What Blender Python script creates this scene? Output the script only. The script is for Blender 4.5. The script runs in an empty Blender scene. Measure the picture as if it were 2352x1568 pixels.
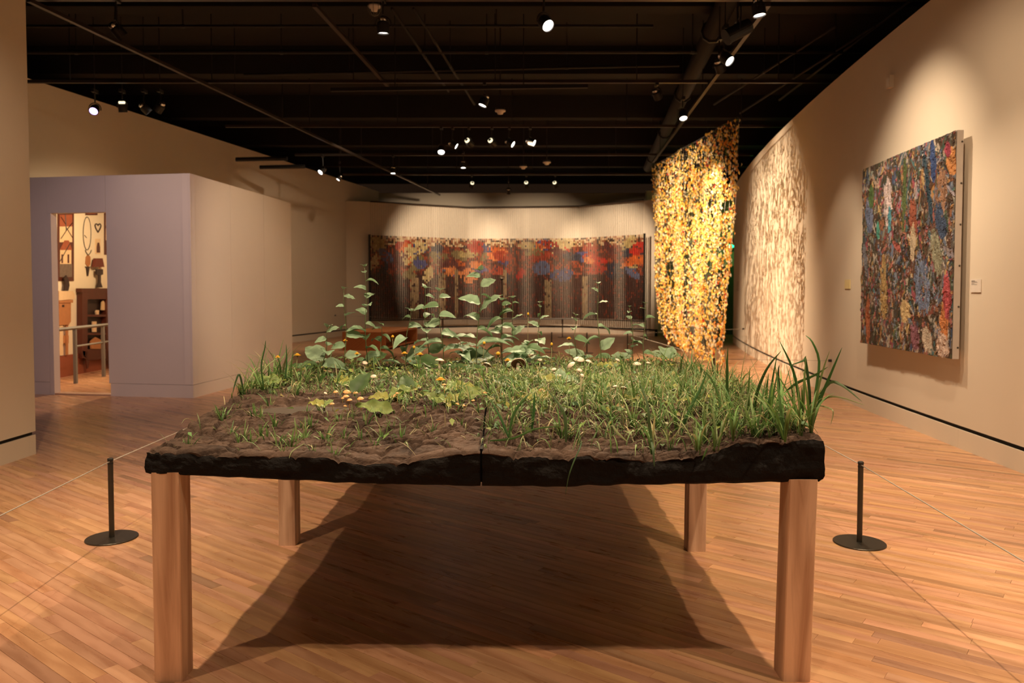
import bpy, math, random
import numpy as np
from mathutils import Vector, Matrix, noise
random.seed(7)
rng = np.random.default_rng(11)
SC = bpy.context.scene
COL = SC.collection
# ---------------------------------------------------------------- camera
FPX, CX, CY, CH, PITCH = 1800.0, 1176.0, 737.0, 1.4, math.radians(2.2)
cam_d = bpy.data.cameras.new('camera'); cam = bpy.data.objects.new('camera', cam_d); COL.objects.link(cam)
cam.location = (0, 0, CH); cam.rotation_euler = (math.pi/2-PITCH, 0, 0)
cam_d.sensor_width = 36.0; cam_d.lens = FPX/2352*36.0
cam_d.shift_y = -(784-CY)/2352.0
cam_d.clip_start = .05; cam_d.clip_end = 100
cam_d.dof.use_dof = True; cam_d.dof.focus_distance = 3.4; cam_d.dof.aperture_fstop = 3.8
SC.camera = cam
# ---------------------------------------------------------------- colour management, world
SC.view_settings.view_transform = 'Standard'; SC.view_settings.look = 'None'
SC.view_settings.exposure = 0.0; SC.view_settings.gamma = 1.0
SC.view_settings.use_curve_mapping = False
w = bpy.data.worlds.new('world'); SC.world = w; w.use_nodes = True
w.node_tree.nodes['Background'].inputs[0].default_value = (1.0, .52, .28, 1)
w.node_tree.nodes['Background'].inputs[1].default_value = 0.014
# ---------------------------------------------------------------- lights out of frame
def aim(o, tgt):
    d = Vector(tgt)-o.location
    o.rotation_euler = d.to_track_quat('-Z', 'Y').to_euler()
def spot(name, loc, tgt, power, angle, blend=.4, col=(1, .72, .46), radius=.04, parent=None):
    l = bpy.data.lights.new(name, 'SPOT'); l.energy = power; l.spot_size = math.radians(angle); l.spot_blend = blend
    l.color = col; l.shadow_soft_size = radius
    o = bpy.data.objects.new(name, l); COL.objects.link(o)
    o.location = loc; aim(o, tgt)
    if parent: o.parent = parent; o.matrix_parent_inverse = parent.matrix_world.inverted()
    return o
WARM = (1.0, .74, .49); WALLW = (1.0, .76, .52)
# table: two back spots (shadow towards the viewer), two front spots
spot('table_lamp', (-2.0, 3.0, 4.55), (-.5, 3.7, .8), 560, 84, .6, WARM)
spot('table_lamp', (1.85, 3.1, 4.55), (.5, 3.9, .8), 620, 84, .6, WARM)
spot('table_lamp_front', (.1, 1.35, 4.6), (0, 4.1, .7), 170, 76, .6, WARM)
spot('table_lamp_back', (.3, 7.8, 4.5), (-.1, 3.85, 1.0), 1400, 23, .5, WARM)
spot('post_lamp', (-2.3, 7.1, 4.5), (-3.3, 4.2, 0), 300, 46, .8, WARM)
spot('post_lamp', (2.15, 7.0, 4.5), (3.2, 4.2, 0), 420, 46, .8, WARM)
# floor washes left and right in the foreground
spot('floor_lamp_left', (-2.9, 1.2, 4.7), (-2.6, 2.7, 0), 260, 80, .8, WARM)
spot('floor_lamp_right', (2.9, 1.4, 4.7), (2.9, 4.2, 0), 420, 84, .8, WARM)
spot('floor_lamp_far', (2.6, 5.0, 4.7), (3.2, 8.5, 0), 300, 84, .8, WARM)
# painting and right wall
spot('painting_lamp', (2.2, 7.4, 4.4), (4.05, 7.9, 1.7), 470, 72, 1.0, WALLW)
spot('painting_lamp', (1.9, 5.9, 4.4), (3.95, 6.4, .4), 290, 54, .8, WALLW)
# left near wall
spot('near_wall_lamp', (-2.6, 3.8, 4.5), (-4.1, 6.2, .6), 220, 74, .9, WARM)
# partition side face and lilac front face
spot('partition_lamp', (-.6, 9.0, 4.6), (-4.0, 12.2, 1.2), 520, 52, .9, WARM)
spot('partition_lilac_fill', (-3.2, 6.2, 4.2), (-5.3, 10.5, 1.3), 370, 56, .9, (.95, .70, .74))  # unseen spot added to tint the front face lilac, no fixture behind it
# tall left wall
spot('tall_wall_lamp', (-2.6, 15.5, 4.7), (-5.9, 20.5, 1.4), 400, 60, .9, WALLW)
spot('tall_wall_lamp', (-5.6, 9.2, 4.75), (-7.7, 12.6, 3.1), 32, 60, 1, WARM)

# ---------------------------------------------------------------- picture-ray helpers
CP, SP = math.cos(PITCH), math.sin(PITCH)
def ray(px, py):
    u, v = (px-CX)/FPX, (CY-py)/FPX
    return Vector((u, CP+v*SP, -SP+v*CP))
CO = Vector((0, 0, CH))
def at(px, py, y): d = ray(px, py); return CO+d*(y/d.y)
def atz(px, py, z): d = ray(px, py); return CO+d*((z-CH)/d.z)
def floor_pt(px, py): return atz(px, py, 0)
def atx(px, py, x): d = ray(px, py); return CO+d*(x/d.x)
def on_plane(px, py, p, n):
    d = ray(px, py); n = Vector(n); return CO+d*((Vector(p)-CO).dot(n)/d.dot(n))

# ---------------------------------------------------------------- materials
def new_mat(name):
    m = bpy.data.materials.new(name); m.use_nodes = True
    nt = m.node_tree; b = nt.nodes['Principled BSDF']; return m, nt, b
def N(nt, t, **k):
    n = nt.nodes.new(t)
    for a, v in k.items():
        if a in n.inputs: n.inputs[a].default_value = v
        else: setattr(n, a, v)
    return n
def flat(name, col, rough=.6, metal=0, vary=.08, scale=18, bump=0.0, bscale=60, spec=.5):
    m, nt, b = new_mat(name); L = nt.links
    tc = N(nt, 'ShaderNodeTexCoord'); nz = N(nt, 'ShaderNodeTexNoise', Scale=scale, Detail=4.0)
    L.new(tc.outputs['Object'], nz.inputs['Vector'])
    mr = N(nt, 'ShaderNodeMapRange'); mr.inputs[3].default_value = 1-vary; mr.inputs[4].default_value = 1+vary
    L.new(nz.outputs[0], mr.inputs[0])
    mx = N(nt, 'ShaderNodeVectorMath', operation='SCALE'); mx.inputs[0].default_value = col
    L.new(mr.outputs[0], mx.inputs['Scale']); L.new(mx.outputs[0], b.inputs['Base Color'])
    b.inputs['Roughness'].default_value = rough; b.inputs['Metallic'].default_value = metal
    b.inputs['Specular IOR Level'].default_value = spec
    if bump:
        n2 = N(nt, 'ShaderNodeTexNoise', Scale=bscale, Detail=5.0); L.new(tc.outputs['Object'], n2.inputs['Vector'])
        bp = N(nt, 'ShaderNodeBump', Strength=bump, Distance=.01); L.new(n2.outputs[0], bp.inputs['Height'])
        L.new(bp.outputs[0], b.inputs['Normal'])
    return m
def emit(name, col, s):
    m, nt, b = new_mat(name)
    b.inputs['Base Color'].default_value = (*col, 1); b.inputs['Emission Color'].default_value = (*col, 1)
    b.inputs['Emission Strength'].default_value = s; return m
def vcol(name, rough=.6, transl=0, spec=.3, bump=0, bscale=80, mottle=0):
    m, nt, b = new_mat(name); L = nt.links
    at_ = N(nt, 'ShaderNodeAttribute', attribute_name='Col')
    src = at_.outputs['Color']
    if mottle:
        tc = N(nt, 'ShaderNodeTexCoord'); nz = N(nt, 'ShaderNodeTexNoise', Scale=bscale, Detail=3.0)
        L.new(tc.outputs['Object'], nz.inputs['Vector'])
        mr = N(nt, 'ShaderNodeMapRange'); mr.inputs[3].default_value = 1-mottle; mr.inputs[4].default_value = 1+mottle
        L.new(nz.outputs[0], mr.inputs[0]); sc = N(nt, 'ShaderNodeVectorMath', operation='SCALE')
        L.new(src, sc.inputs[0]); L.new(mr.outputs[0], sc.inputs['Scale']); src = sc.outputs[0]
    L.new(src, b.inputs['Base Color']); b.inputs['Roughness'].default_value = rough
    b.inputs['Specular IOR Level'].default_value = spec
    if bump:
        tc = N(nt, 'ShaderNodeTexCoord'); n2 = N(nt, 'ShaderNodeTexNoise', Scale=bscale, Detail=4.0)
        L.new(tc.outputs['Object'], n2.inputs['Vector'])
        bp = N(nt, 'ShaderNodeBump', Strength=bump, Distance=.01); L.new(n2.outputs[0], bp.inputs['Height']); L.new(bp.outputs[0], b.inputs['Normal'])
    if transl:
        out = nt.nodes['Material Output']; tr = N(nt, 'ShaderNodeBsdfTranslucent'); L.new(src, tr.inputs['Color'])
        mix = N(nt, 'ShaderNodeMixShader'); mix.inputs[0].default_value = transl
        L.new(b.outputs[0], mix.inputs[1]); L.new(tr.outputs[0], mix.inputs[2]); L.new(mix.outputs[0], out.inputs['Surface'])
    return m
def wood(name, c1, c2, rough=.4, su=2.2, sv=34, tint=True, bump=.05, spec=.5, knots=False):
    """grain runs along UV u (metres); Col tints each board"""
    m, nt, b = new_mat(name); L = nt.links
    uv = N(nt, 'ShaderNodeUVMap'); mp = N(nt, 'ShaderNodeMapping'); mp.inputs['Scale'].default_value = (su, sv, 1)
    L.new(uv.outputs[0], mp.inputs[0])
    n1 = N(nt, 'ShaderNodeTexNoise', Scale=1.0, Detail=6.0, Roughness=.62, Distortion=.9); L.new(mp.outputs[0], n1.inputs['Vector'])
    mp2 = N(nt, 'ShaderNodeMapping'); mp2.inputs['Scale'].default_value = (su*.9, sv*.22, 1); L.new(uv.outputs[0], mp2.inputs[0])
    wv = N(nt, 'ShaderNodeTexWave', wave_type='RINGS', Scale=.8, Distortion=7.0, Detail=3.0); wv.inputs['Detail Scale'].default_value = 1.1
    L.new(mp2.outputs[0], wv.inputs['Vector'])
    ad = N(nt, 'ShaderNodeMath', operation='MULTIPLY_ADD'); L.new(wv.outputs['Fac'], ad.inputs[0]); ad.inputs[1].default_value = .30; L.new(n1.outputs[0], ad.inputs[2])
    cr = N(nt, 'ShaderNodeValToRGB'); cr.color_ramp.elements[0].position = .38; cr.color_ramp.elements[1].position = .86
    cr.color_ramp.elements[0].color = (*c1, 1); cr.color_ramp.elements[1].color = (*c2, 1)
    L.new(ad.outputs[0], cr.inputs[0]); src = cr.outputs[0]
    if knots:
        vo = N(nt, 'ShaderNodeTexVoronoi', Scale=1.0); mp3 = N(nt, 'ShaderNodeMapping'); mp3.inputs['Scale'].default_value = (2.6, 7.5, 1); L.new(uv.outputs[0], mp3.inputs[0]); L.new(mp3.outputs[0], vo.inputs['Vector'])
        r2 = N(nt, 'ShaderNodeMapRange'); r2.inputs[1].default_value = .03; r2.inputs[2].default_value = .13; r2.inputs[3].default_value = .5; r2.inputs[4].default_value = 1
        L.new(vo.outputs['Distance'], r2.inputs[0]); sk = N(nt, 'ShaderNodeVectorMath', operation='SCALE'); L.new(src, sk.inputs[0]); L.new(r2.outputs[0], sk.inputs['Scale']); src = sk.outputs[0]
    if tint:
        at_ = N(nt, 'ShaderNodeAttribute', attribute_name='Col'); mu = N(nt, 'ShaderNodeVectorMath', operation='MULTIPLY')
        L.new(src, mu.inputs[0]); L.new(at_.outputs['Color'], mu.inputs[1]); src = mu.outputs[0]
    L.new(src, b.inputs['Base Color'])
    rr = N(nt, 'ShaderNodeMapRange'); rr.inputs[3].default_value = rough-.06; rr.inputs[4].default_value = rough+.08; L.new(n1.outputs[0], rr.inputs[0]); L.new(rr.outputs[0], b.inputs['Roughness'])
    b.inputs['Specular IOR Level'].default_value = spec
    bp = N(nt, 'ShaderNodeBump', Strength=bump, Distance=.002); L.new(n1.outputs[0], bp.inputs['Height']); L.new(bp.outputs[0], b.inputs['Normal'])
    return m
M = {}
M['wall'] = flat('painted_plaster', (.70, .61, .49), .75, vary=.02, scale=3, bump=.03, bscale=220, spec=.2)
M['panelwall'] = flat('painted_panel', (.70, .62, .54), .7, vary=.02, scale=3, spec=.2)
M['slot'] = flat('black_reveal', (.012, .010, .009), .8)
M['ceil'] = flat('black_ceiling', (.007, .005, .0035), .9, vary=.25, scale=2)
M['black'] = flat('black_metal', (.010, .009, .008), .5)
M['pipe'] = flat('black_painted_pipe', (.012, .010, .008), .7)
M['rail'] = flat('dark_track_metal', (.045, .032, .025), .4, metal=.4)
M['steel'] = flat('dark_bronze_steel', (.075, .068, .055), .38, metal=.8, vary=.15, scale=30)
M['chrome'] = flat('chrome', (.8, .8, .76), .15, metal=1, vary=.02)
M['grey'] = flat('grey_paint', (.16, .145, .12), .5)
M['white'] = flat('white_plastic', (.75, .68, .6), .5)
M['cord'] = flat('grey_elastic_cord', (.42, .38, .32), .6)
M['lens'] = emit('lamp_lens', (1.0, .90, .80), 9)
M['lens_dim'] = flat('unlit_lens', (.35, .33, .28), .1, metal=.6)
M['lens_violet'] = emit('violet_lens', (.62, .42, 1.0), 5)
M['ring'] = emit('lamp_vent_glow', (1.0, .86, .55), 1.6)
M['oak'] = wood('oak_strip', (.445, .222, .115), (.62, .35, .20), .28, sv=19, knots=False)
M['fir'] = wood('pale_timber', (.46, .26, .155), (.80, .56, .39), .6, su=1.3, sv=17, bump=.08, knots=True)
M['bench'] = wood('bench_plywood', (.33, .11, .035), (.46, .18, .06), .45)

# ---------------------------------------------------------------- mesh builder
class MB:
    def __init__(s): s.v = []; s.f = []; s.m = []; s.c = []; s.uv = {}; s.col = (1, 1, 1); s.mi = 0; s.hasuv = False
    def vert(s, p, c=None): s.v.append((p[0], p[1], p[2])); s.c.append(c or s.col); return len(s.v)-1
    def face(s, idx, uv=None):
        s.f.append(tuple(idx)); s.m.append(s.mi)
        if uv: s.uv[len(s.f)-1] = uv; s.hasuv = True
    def quad(s, a, b, c, d, uv=None):
        i = [s.vert(p) for p in (a, b, c, d)]; s.face(i, uv)
    def box(s, lo, hi, rot=None, org=None, uvaxis=None):
        c = [Vector((x, y, z)) for z in (lo[2], hi[2]) for y in (lo[1], hi[1]) for x in (lo[0], hi[0])]
        cc = c
        if rot: cc = [rot @ p for p in c]
        if org: cc = [p+Vector(org) for p in cc]
        i = [s.vert(p) for p in cc]
        for q in ((0, 2, 3, 1), (4, 5, 7, 6), (0, 1, 5, 4), (2, 6, 7, 3), (1, 3, 7, 5), (0, 4, 6, 2)):
            uv = None
            if uvaxis is not None:
                oth = [a for a in range(3) if a != uvaxis]
                uv = [(c[k][uvaxis], c[k][oth[0]]+c[k][oth[1]]*1.3) for k in q]
            s.face([i[k] for k in q], uv)
    def prism(s, poly, n, d):
        """poly: list of 3D points (planar), extruded by n*d"""
        n = Vector(n)*d; k = len(poly)
        a = [s.vert(p) for p in poly]; b = [s.vert(Vector(p)+n) for p in poly]
        s.face(a[::-1]); s.face(b)
        for i in range(k): s.face((a[i], a[(i+1) % k], b[(i+1) % k], b[i]))
    def tube(s, pts, r, n=6, cap=True, radii=None, flat_=1.0):
        pts = [Vector(p) for p in pts]; rings = []
        for i, p in enumerate(pts):
            t = (pts[min(i+1, len(pts)-1)]-pts[max(i-1, 0)]).normalized()
            up = Vector((0, 0, 1)) if abs(t.z) < .95 else Vector((1, 0, 0))
            a = t.cross(up).normalized(); b = a.cross(t); rr = radii[i] if radii else r
            rings.append([s.vert(p+a*math.cos(2*math.pi*k/n)*rr+b*math.sin(2*math.pi*k/n)*rr*flat_) for k in range(n)])
        for i in range(len(rings)-1):
            for k in range(n):
                s.face((rings[i][k], rings[i][(k+1) % n], rings[i+1][(k+1) % n], rings[i+1][k]))
        if cap and n > 2: s.face(rings[0][::-1]); s.face(rings[-1])
    def lathe(s, prof, org, axis=(0, 0, 1), n=20, cap0=False, cap1=False):
        """prof: (radius, height) along axis"""
        q = Vector((0, 0, 1)).rotation_difference(Vector(axis).normalized()).to_matrix(); org = Vector(org); R = []
        for r, h in prof:
            R.append([s.vert(org+q@Vector((r*math.cos(2*math.pi*k/n), r*math.sin(2*math.pi*k/n), h))) for k in range(n)])
        for i in range(len(R)-1):
            for k in range(n): s.face((R[i][k], R[i][(k+1) % n], R[i+1][(k+1) % n], R[i+1][k]))
        if cap0: s.face(R[0][::-1])
        if cap1: s.face(R[-1])
    def build(s, name, mats, parent=None, smooth=False, col=True):
        me = bpy.data.meshes.new(name); me.from_pydata(s.v, [], s.f)
        if not isinstance(mats, (list, tuple)): mats = [mats]
        for m in mats: me.materials.append(M[m] if isinstance(m, str) else m)
        if len(mats) > 1: me.polygons.foreach_set('material_index', s.m)
        if col:
            ca = me.color_attributes.new('Col', 'FLOAT_COLOR', 'POINT')
            arr = np.ones((len(s.v), 4), dtype=np.float32)
            if len(s.v): arr[:, :3] = np.array(s.c, dtype=np.float32)
            ca.data.foreach_set('color', arr.ravel())
        if s.hasuv:
            ul = me.uv_layers.new(name='UVMap'); k = 0; buf = np.zeros((sum(len(f) for f in s.f), 2), dtype=np.float32)
            for fi, f in enumerate(s.f):
                u = s.uv.get(fi)
                if u: buf[k:k+len(f)] = u
                k += len(f)
            ul.data.foreach_set('uv', buf.ravel())
        if smooth: me.polygons.foreach_set('use_smooth', [True]*len(s.f))
        me.update()
        o = bpy.data.objects.new(name, me); COL.objects.link(o)
        if parent: o.parent = parent; o.matrix_parent_inverse = parent.matrix_world.inverted()
        return o
def tag(o, label=None, cat=None, group=None, kind=None):
    for k, v in (('label', label), ('category', cat), ('group', group), ('kind', kind)):
        if v: o[k] = v
    return o
def empty(name, loc, label=None, cat=None, group=None, rz=0):
    o = bpy.data.objects.new(name, None); COL.objects.link(o); o.location = loc; o.rotation_euler = (0, 0, rz)
    o.matrix_world = Matrix.Translation(Vector(loc)) @ Matrix.Rotation(rz, 4, 'Z'); o.empty_display_size = .1
    return tag(o, label, cat, group)
def struct(o, label=None): return tag(o, label, kind='structure')
def copy_tree(o, parent=None, mw=None):
    c = o.copy(); COL.objects.link(c); c.parent = parent
    for ch in o.children: copy_tree(ch, c)
    return c
# ================================================================ THE SETTING
# ---- floor: diagonal oak strips, the nearest ones single boards
mb = MB(); mb.box((-12, -3.5, -.06), (11, 30, -.0125)); FLOOR = struct(mb.build('floor', 'slot', col=False), 'light oak strip floor laid on the diagonal')
PW = .057; PA = math.radians(-38); E = Vector((math.cos(PA), math.sin(PA), 0)); Nn = Vector((-math.sin(PA), math.cos(PA), 0))
planks = []
def tone():
    t = random.gauss(1, .06); r = random.random()
    if r < .06: t *= .72
    elif r < .14: t *= 1.16
    return (t, t*random.uniform(.94, 1.03), t*random.uniform(.86, 1.06))
def in_hall(p): return -9.5 < p.x < 9 and -1.5 < p.y < 27.5
rmin, rmax = -250, 620
for r in range(rmin, rmax):
    n0 = r*PW; s0 = -26+random.random()*1.2
    while s0 < 24:
        ln = random.uniform(.45, 1.7); c = E*(s0+ln/2)+Nn*(n0+PW/2)
        if in_hall(c):
            rc = (c.x)/(c.y) if c.y > .5 else 9
            far = c.y > 9
            if not far or abs(rc) < .95: planks.append((s0, ln, n0, c))
        s0 += ln
def score(p):
    c = p[3]
    if c.y < 1.9 or abs(c.x/c.y) > .66: return 0
    py = CY-FPX*math.tan(math.atan2(-CH, c.y)+PITCH)
    if py > 1600: return 0
    return p[1]/c.y**2.4
planks.sort(key=score, reverse=True)
def plank_geo(mb, s0, ln, n0, fine):
    g = .0005; mb.col = tone(); uo, vo = random.random()*40, random.random()*9
    a, b, c, d = s0+g, s0+ln-g, n0+g, n0+PW-g
    def P(s, n, z): return E*s+Nn*n+Vector((0, 0, z))
    def U(s, n): return (s-s0+uo, n-n0+vo)
    if fine:
        h = .0007; i = [mb.vert(P(s, n, 0)) for s, n in ((a+h, c+h), (b-h, c+h), (b-h, d-h), (a+h, d-h))]
        j = [mb.vert(P(s, n, -h)) for s, n in ((a, c), (b, c), (b, d), (a, d))]
        k = [mb.vert(P(s, n, -.0125)) for s, n in ((a, c), (b, c), (b, d), (a, d))]
        uvt = [U(a, c), U(b, c), U(b, d), U(a, d)]; mb.face(i, uvt)
        for q in range(4):
            r = (q+1) % 4; mb.face((i[r], i[q], j[q], j[r]), [uvt[r], uvt[q], uvt[q], uvt[r]]); mb.face((j[r], j[q], k[q], k[r]), [uvt[r], uvt[q], uvt[q], uvt[r]])
    else:
        i = [mb.vert(P(s, n, 0)) for s, n in ((a, c), (b, c), (b, d), (a, d))]; mb.face(i, [U(a, c), U(b, c), U(b, d), U(a, d)])
        if c is not None and (E*s0+Nn*n0).y < 8:
            k = [mb.vert(P(s, n, -.0125)) for s, n in ((a, c), (b, c), (b, d), (a, d))]
            for q in range(4):
                r = (q+1) % 4; mb.face((i[r], i[q], k[q], k[r]), [U(a, c)]*4)
for p in planks[:300]:
    mb = MB(); plank_geo(mb, p[0], p[1], p[2], True); mb.build('plank', 'oak', FLOOR)
mb = MB()
for p in planks[300:]: plank_geo(mb, p[0], p[1], p[2], False)
o = mb.build('plank_field', 'oak', FLOOR); o['kind'] = 'stuff'
# ---- ceiling
mb = MB(); mb.box((-13, -4, 5.6), (12, 31, 5.7)); CEIL = struct(mb.build('ceiling', 'ceil', col=False), 'black painted ceiling high above the gallery')
def ext(pts, t): # offset polyline to its right by t
    out = []
    for i, p in enumerate(pts):
        a = Vector(pts[max(i-1, 0)]); b = Vector(pts[min(i+1, len(pts)-1)]); d = (b-a).normalized(); out.append(Vector(p)+Vector((d.y, -d.x))*t)
    return out
def ribbon(mb, pts, t, z0, z1):
    a = [Vector(p) for p in pts]; b = ext(pts, t); n = len(a)
    A0 = [mb.vert((p.x, p.y, z0)) for p in a]; A1 = [mb.vert((p.x, p.y, z1)) for p in a]
    B0 = [mb.vert((p.x, p.y, z0)) for p in b]; B1 = [mb.vert((p.x, p.y, z1)) for p in b]
    for i in range(n-1):
        mb.face((A0[i], A1[i], A1[i+1], A0[i+1])); mb.face((B0[i], B0[i+1], B1[i+1], B1[i])); mb.face((A1[i], B1[i], B1[i+1], A1[i+1])); mb.face((A0[i], A0[i+1], B0[i+1], B0[i]))
    mb.face((A0[0], B0[0], B1[0], A1[0])); mb.face((A0[-1], A1[-1], B1[-1], B0[-1]))
def slotted_wall(name, side, pts, t, ztop, label, zs=.168, zg=.036, gap=True, panels=None):
    mb = MB(); ribbon(mb, pts, t, zs+(zg if gap else .004), ztop); wl = struct(mb.build(name, 'wall', col=False, smooth=False), label)
    mb = MB(); ribbon(mb, [tuple(p) for p in ext(pts, .03*(1 if t > 0 else -1))], t*.6, 0, zs+zg); bb = struct(mb.build('baseboard_'+side, 'slot', col=False))
    # board lengths with fine joints
    segs = [[Vector(pts[0])]]; acc = 0
    for i in range(1, len(pts)):
        p, q = Vector(pts[i-1]), Vector(pts[i]); L_ = (q-p).length; d = (q-p)/L_; s = 0
        while acc+(L_-s) > 2.4:
            s += 2.4-acc; acc = 0; segs[-1].append(p+d*(s-.0012)); segs.append([p+d*(s+.0012)])
        segs[-1].append(q); acc += L_-s
    for sg in segs:
        if len(sg) > 1 and (sg[-1]-sg[0]).length > .01:
            mb = MB(); ribbon(mb, [tuple(p) for p in sg], .018 if t > 0 else -.018, 0, zs); mb.build('board', 'wall', bb, col=False)
    return wl
def rx(y): return 3.74+.005*y*y if y > 0 else 3.74
WR = [(rx(y), y) for y in [21.2, 20.6, 20, 19, 18, 17, 16, 15, 14, 13, 12, 11, 10, 9, 8, 7, 6, 5, 4, 3, 2, 1, -1.5, -3]]
slotted_wall('wall_right', 'right', WR, -.16, 4.2, 'long off white wall curving gently, carrying the large painting')
NL = [(-4.14, -3), (-4.12, 3), tuple(floor_pt(83, 1042).xy)]
slotted_wall('wall_left', 'left', NL, -.9, 5.55, 'near off white wall at the left edge', zg=.03)
TL0, TL1 = Vector((-7.84, 12.7)), Vector((-4.6, 27.2)); td = (TL1-TL0).normalized()
TL = [tuple(TL0-td*2.6), tuple(TL0+td*6), tuple(TL1)]
slotted_wall('wall_left_far', 'left_far', TL, -.2, 4.83, 'tall tan wall rising behind the partition room')
bw = [at(px, py, yy) for px, py, yy in ((789, 462, 24.55), (850, 465, 24.9), (1075, 478, 26.6), (1330, 476, 26.3), (1480, 462, 24.6), (1505, 458, 24.1))]
BW = [(p.x, p.y) for p in bw]
slotted_wall('wall_back', 'back', BW, -.15, 4.21, 'angled concave display wall behind the beaded curtain', zg=.05)
mb = MB(); mb.box((-5.2, 28.2, 0), (9.5, 28.4, 4.9)); struct(mb.build('wall_back_upper', 'wall', col=False), 'upper back wall seen above the display wall')
mb = MB(); mb.box((4.3, 25.2, 0), (9.5, 25.4, 4.6)); struct(mb.build('wall_back_right', 'wall', col=False), 'dark greenish wall in the gap beside the hanging')
# room envelope out of view
mb = MB(); mb.box((-12.2, -3.6, 0), (-12, 30, 5.6)); struct(mb.build('wall_outer_left', 'ceil', col=False))
mb = MB(); mb.box((9.6, -3.6, 0), (9.8, 30, 5.6)); struct(mb.build('wall_outer_right', 'ceil', col=False))
mb = MB(); mb.box((-4.2, -3.6, 0), (3.9, -3.5, 5.6)); struct(mb.build('wall_front', 'wall', col=False), 'off white wall behind the viewer')
# ---- partition room with a doorway
PC = floor_pt(444, 914).xy; PD = floor_pt(120, 906).xy; PE = floor_pt(672, 852).xy
fd = (PD-PC).normalized(); ed = (PE-PC).normalized(); PZ = 2.92
PB = PC+fd*4.2; fn = Vector((fd.y, -fd.x));
if fn.y > 0: fn = -fn           # outward normal of the front face (towards viewer)
en = Vector((ed.y, -ed.x))
if en.x < 0: en = -en
def fpx(px):
    u = (px-CX)/FPX*1.0; # ray direction in plan (pitch negligible)
    d = ray(px, 780); d = Vector((d.x, d.y)); # intersect with PC+t*fd
    den = d.x*fd.y-d.y*fd.x; t = (PC.x*fd.y-PC.y*fd.x)/den; return d*t
def epx(px):
    d = ray(px, 780); d = Vector((d.x, d.y)); den = d.x*ed.y-d.y*ed.x; t = (PC.x*ed.y-PC.y*ed.x)/den; return d*t
ROOM = bpy.data.objects.new('wall_partition', None); COL.objects.link(ROOM); struct(ROOM, 'box shaped partition room of flat panels with a doorway')
def panel(a, b, n, z0, z1, t=.11, name='panel', mat='panelwall', gap=.0025):
    a = Vector(a); b = Vector(b); d = (b-a).normalized(); a = a+d*gap; b = b-d*gap; n = Vector(n)
    mb = MB(); q = [a, b, b-n*t, a-n*t]; lo = [mb.vert((p.x, p.y, z0)) for p in q]; hi = [mb.vert((p.x, p.y, z1)) for p in q]
    mb.face(lo); mb.face(hi[::-1])
    for i in range(4): mb.face((lo[i], hi[i], hi[(i+1) % 4], lo[(i+1) % 4]))
    return mb.build(name, mat, ROOM)
dl, dr = fpx(123), fpx(252); DZ = 2.44; BZ = .168
panel(PB, fpx(113), fn, BZ+.004, PZ); panel(fpx(248.5), PC+fd*.0, fn, BZ+.004, PZ)
panel(fpx(113), fpx(248), fn, DZ, PZ); panel(fpx(113), dl, fn, 0, DZ-.002)
panel(PC, epx(533), en, BZ+.004, PZ); panel(epx(533), epx(609), en, BZ+.004, PZ); panel(epx(609), PE, en, BZ+.004, PZ)
panel(PB, fpx(113), fn, 0, BZ, .09, 'base_board'); panel(dr, PC, fn, 0, BZ, .09, 'base_board'); panel(PC, PE, en, 0, BZ, .09, 'base_board')
panel(dl, dr, fn, 0, .02, .16, 'threshold', 'fir')
# interior
IX = -7.32
mb = MB(); mb.box((IX-.05, 11.2, 0), (IX, 15.0, PZ)); iw = mb.build('inner_wall', flat('cream_wall', (.80, .66, .46), .7, vary=.03), ROOM, col=False)
mb = MB(); mb.box((IX, 11.2, 0), (IX+.03, 14.9, .35)); mb.build('wainscot', flat('red_brown_wainscot', (.26, .065, .028), .5), ROOM, col=False)
mb = MB(); ribbon(mb, [(IX, 14.9), (PE.x, PE.y)], .1, 0, PZ); mb.build('inner_back_wall', 'panelwall', ROOM, col=False)
spot('cabinet_room_lamp', (-5.6, 12.4, 2.85), (-7.3, 13.4, 1.1), 190, 130, .8, (1, .72, .42), .15)
spot('cabinet_room_lamp', (-5.4, 13.4, 2.85), (-5.7, 10.2, 0), 300, 110, .8, (1, .70, .40), .1)
# ================================================================ CEILING SERVICES
ZT = 4.5
def bar(name, a, b, w, h, mat, label, cat, group=None, hang=0):
    a = Vector(a); b = Vector(b); d = (b-a); L_ = d.length; mb = MB()
    yaw = math.atan2(d.y, d.x); pit = -math.asin(d.z/L_)
    R = (Matrix.Rotation(yaw, 3, 'Z') @ Matrix.Rotation(pit, 3, 'Y'))
    root = empty(name, a, label, cat, group)
    mb.box((0, -w/2, -h/2), (L_, w/2, h/2), R, a); mb.build('rail' if 'track' in name else 'body', mat, root, col=False)
    if hang:
        k = int(L_/hang)
        for i in range(k+1):
            p = a+d*((i+.5)/(k+1)); m2 = MB(); m2.tube([p+Vector((0, 0, h/2)), (p.x, p.y, 5.6)], .008, 6); m2.build('hanger_rod', 'black', root, col=False)
    return root
def pipe(a, b, r, label, mat='pipe', name='ceiling_pipe', rings=0):
    mb = MB(); a = Vector(a); b = Vector(b); root = empty(name, a, label, 'pipe')
    mb.tube([a, b], r, 10); mb.build('tube', mat, root, smooth=True, col=False)
    k = max(1, int((b-a).length/3))
    for i in range(k):
        p = a.lerp(b, (i+.5)/k); m2 = MB(); m2.tube([p+Vector((0, 0, r)), (p.x, p.y, 5.6)], .007, 6); m2.build('hanger_rod', 'black', root, col=False)
        d = (b-a).normalized(); m3 = MB(); m3.tube([p-d*.025, p+d*.025], r*1.25, 10); m3.build('clamp', 'black', root, col=False)
    return root
rowy = [8.45, 11.75, 14.9, 18.0, 21.0]
rl = ['nearest', 'second', 'middle', 'fourth', 'farthest']
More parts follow.
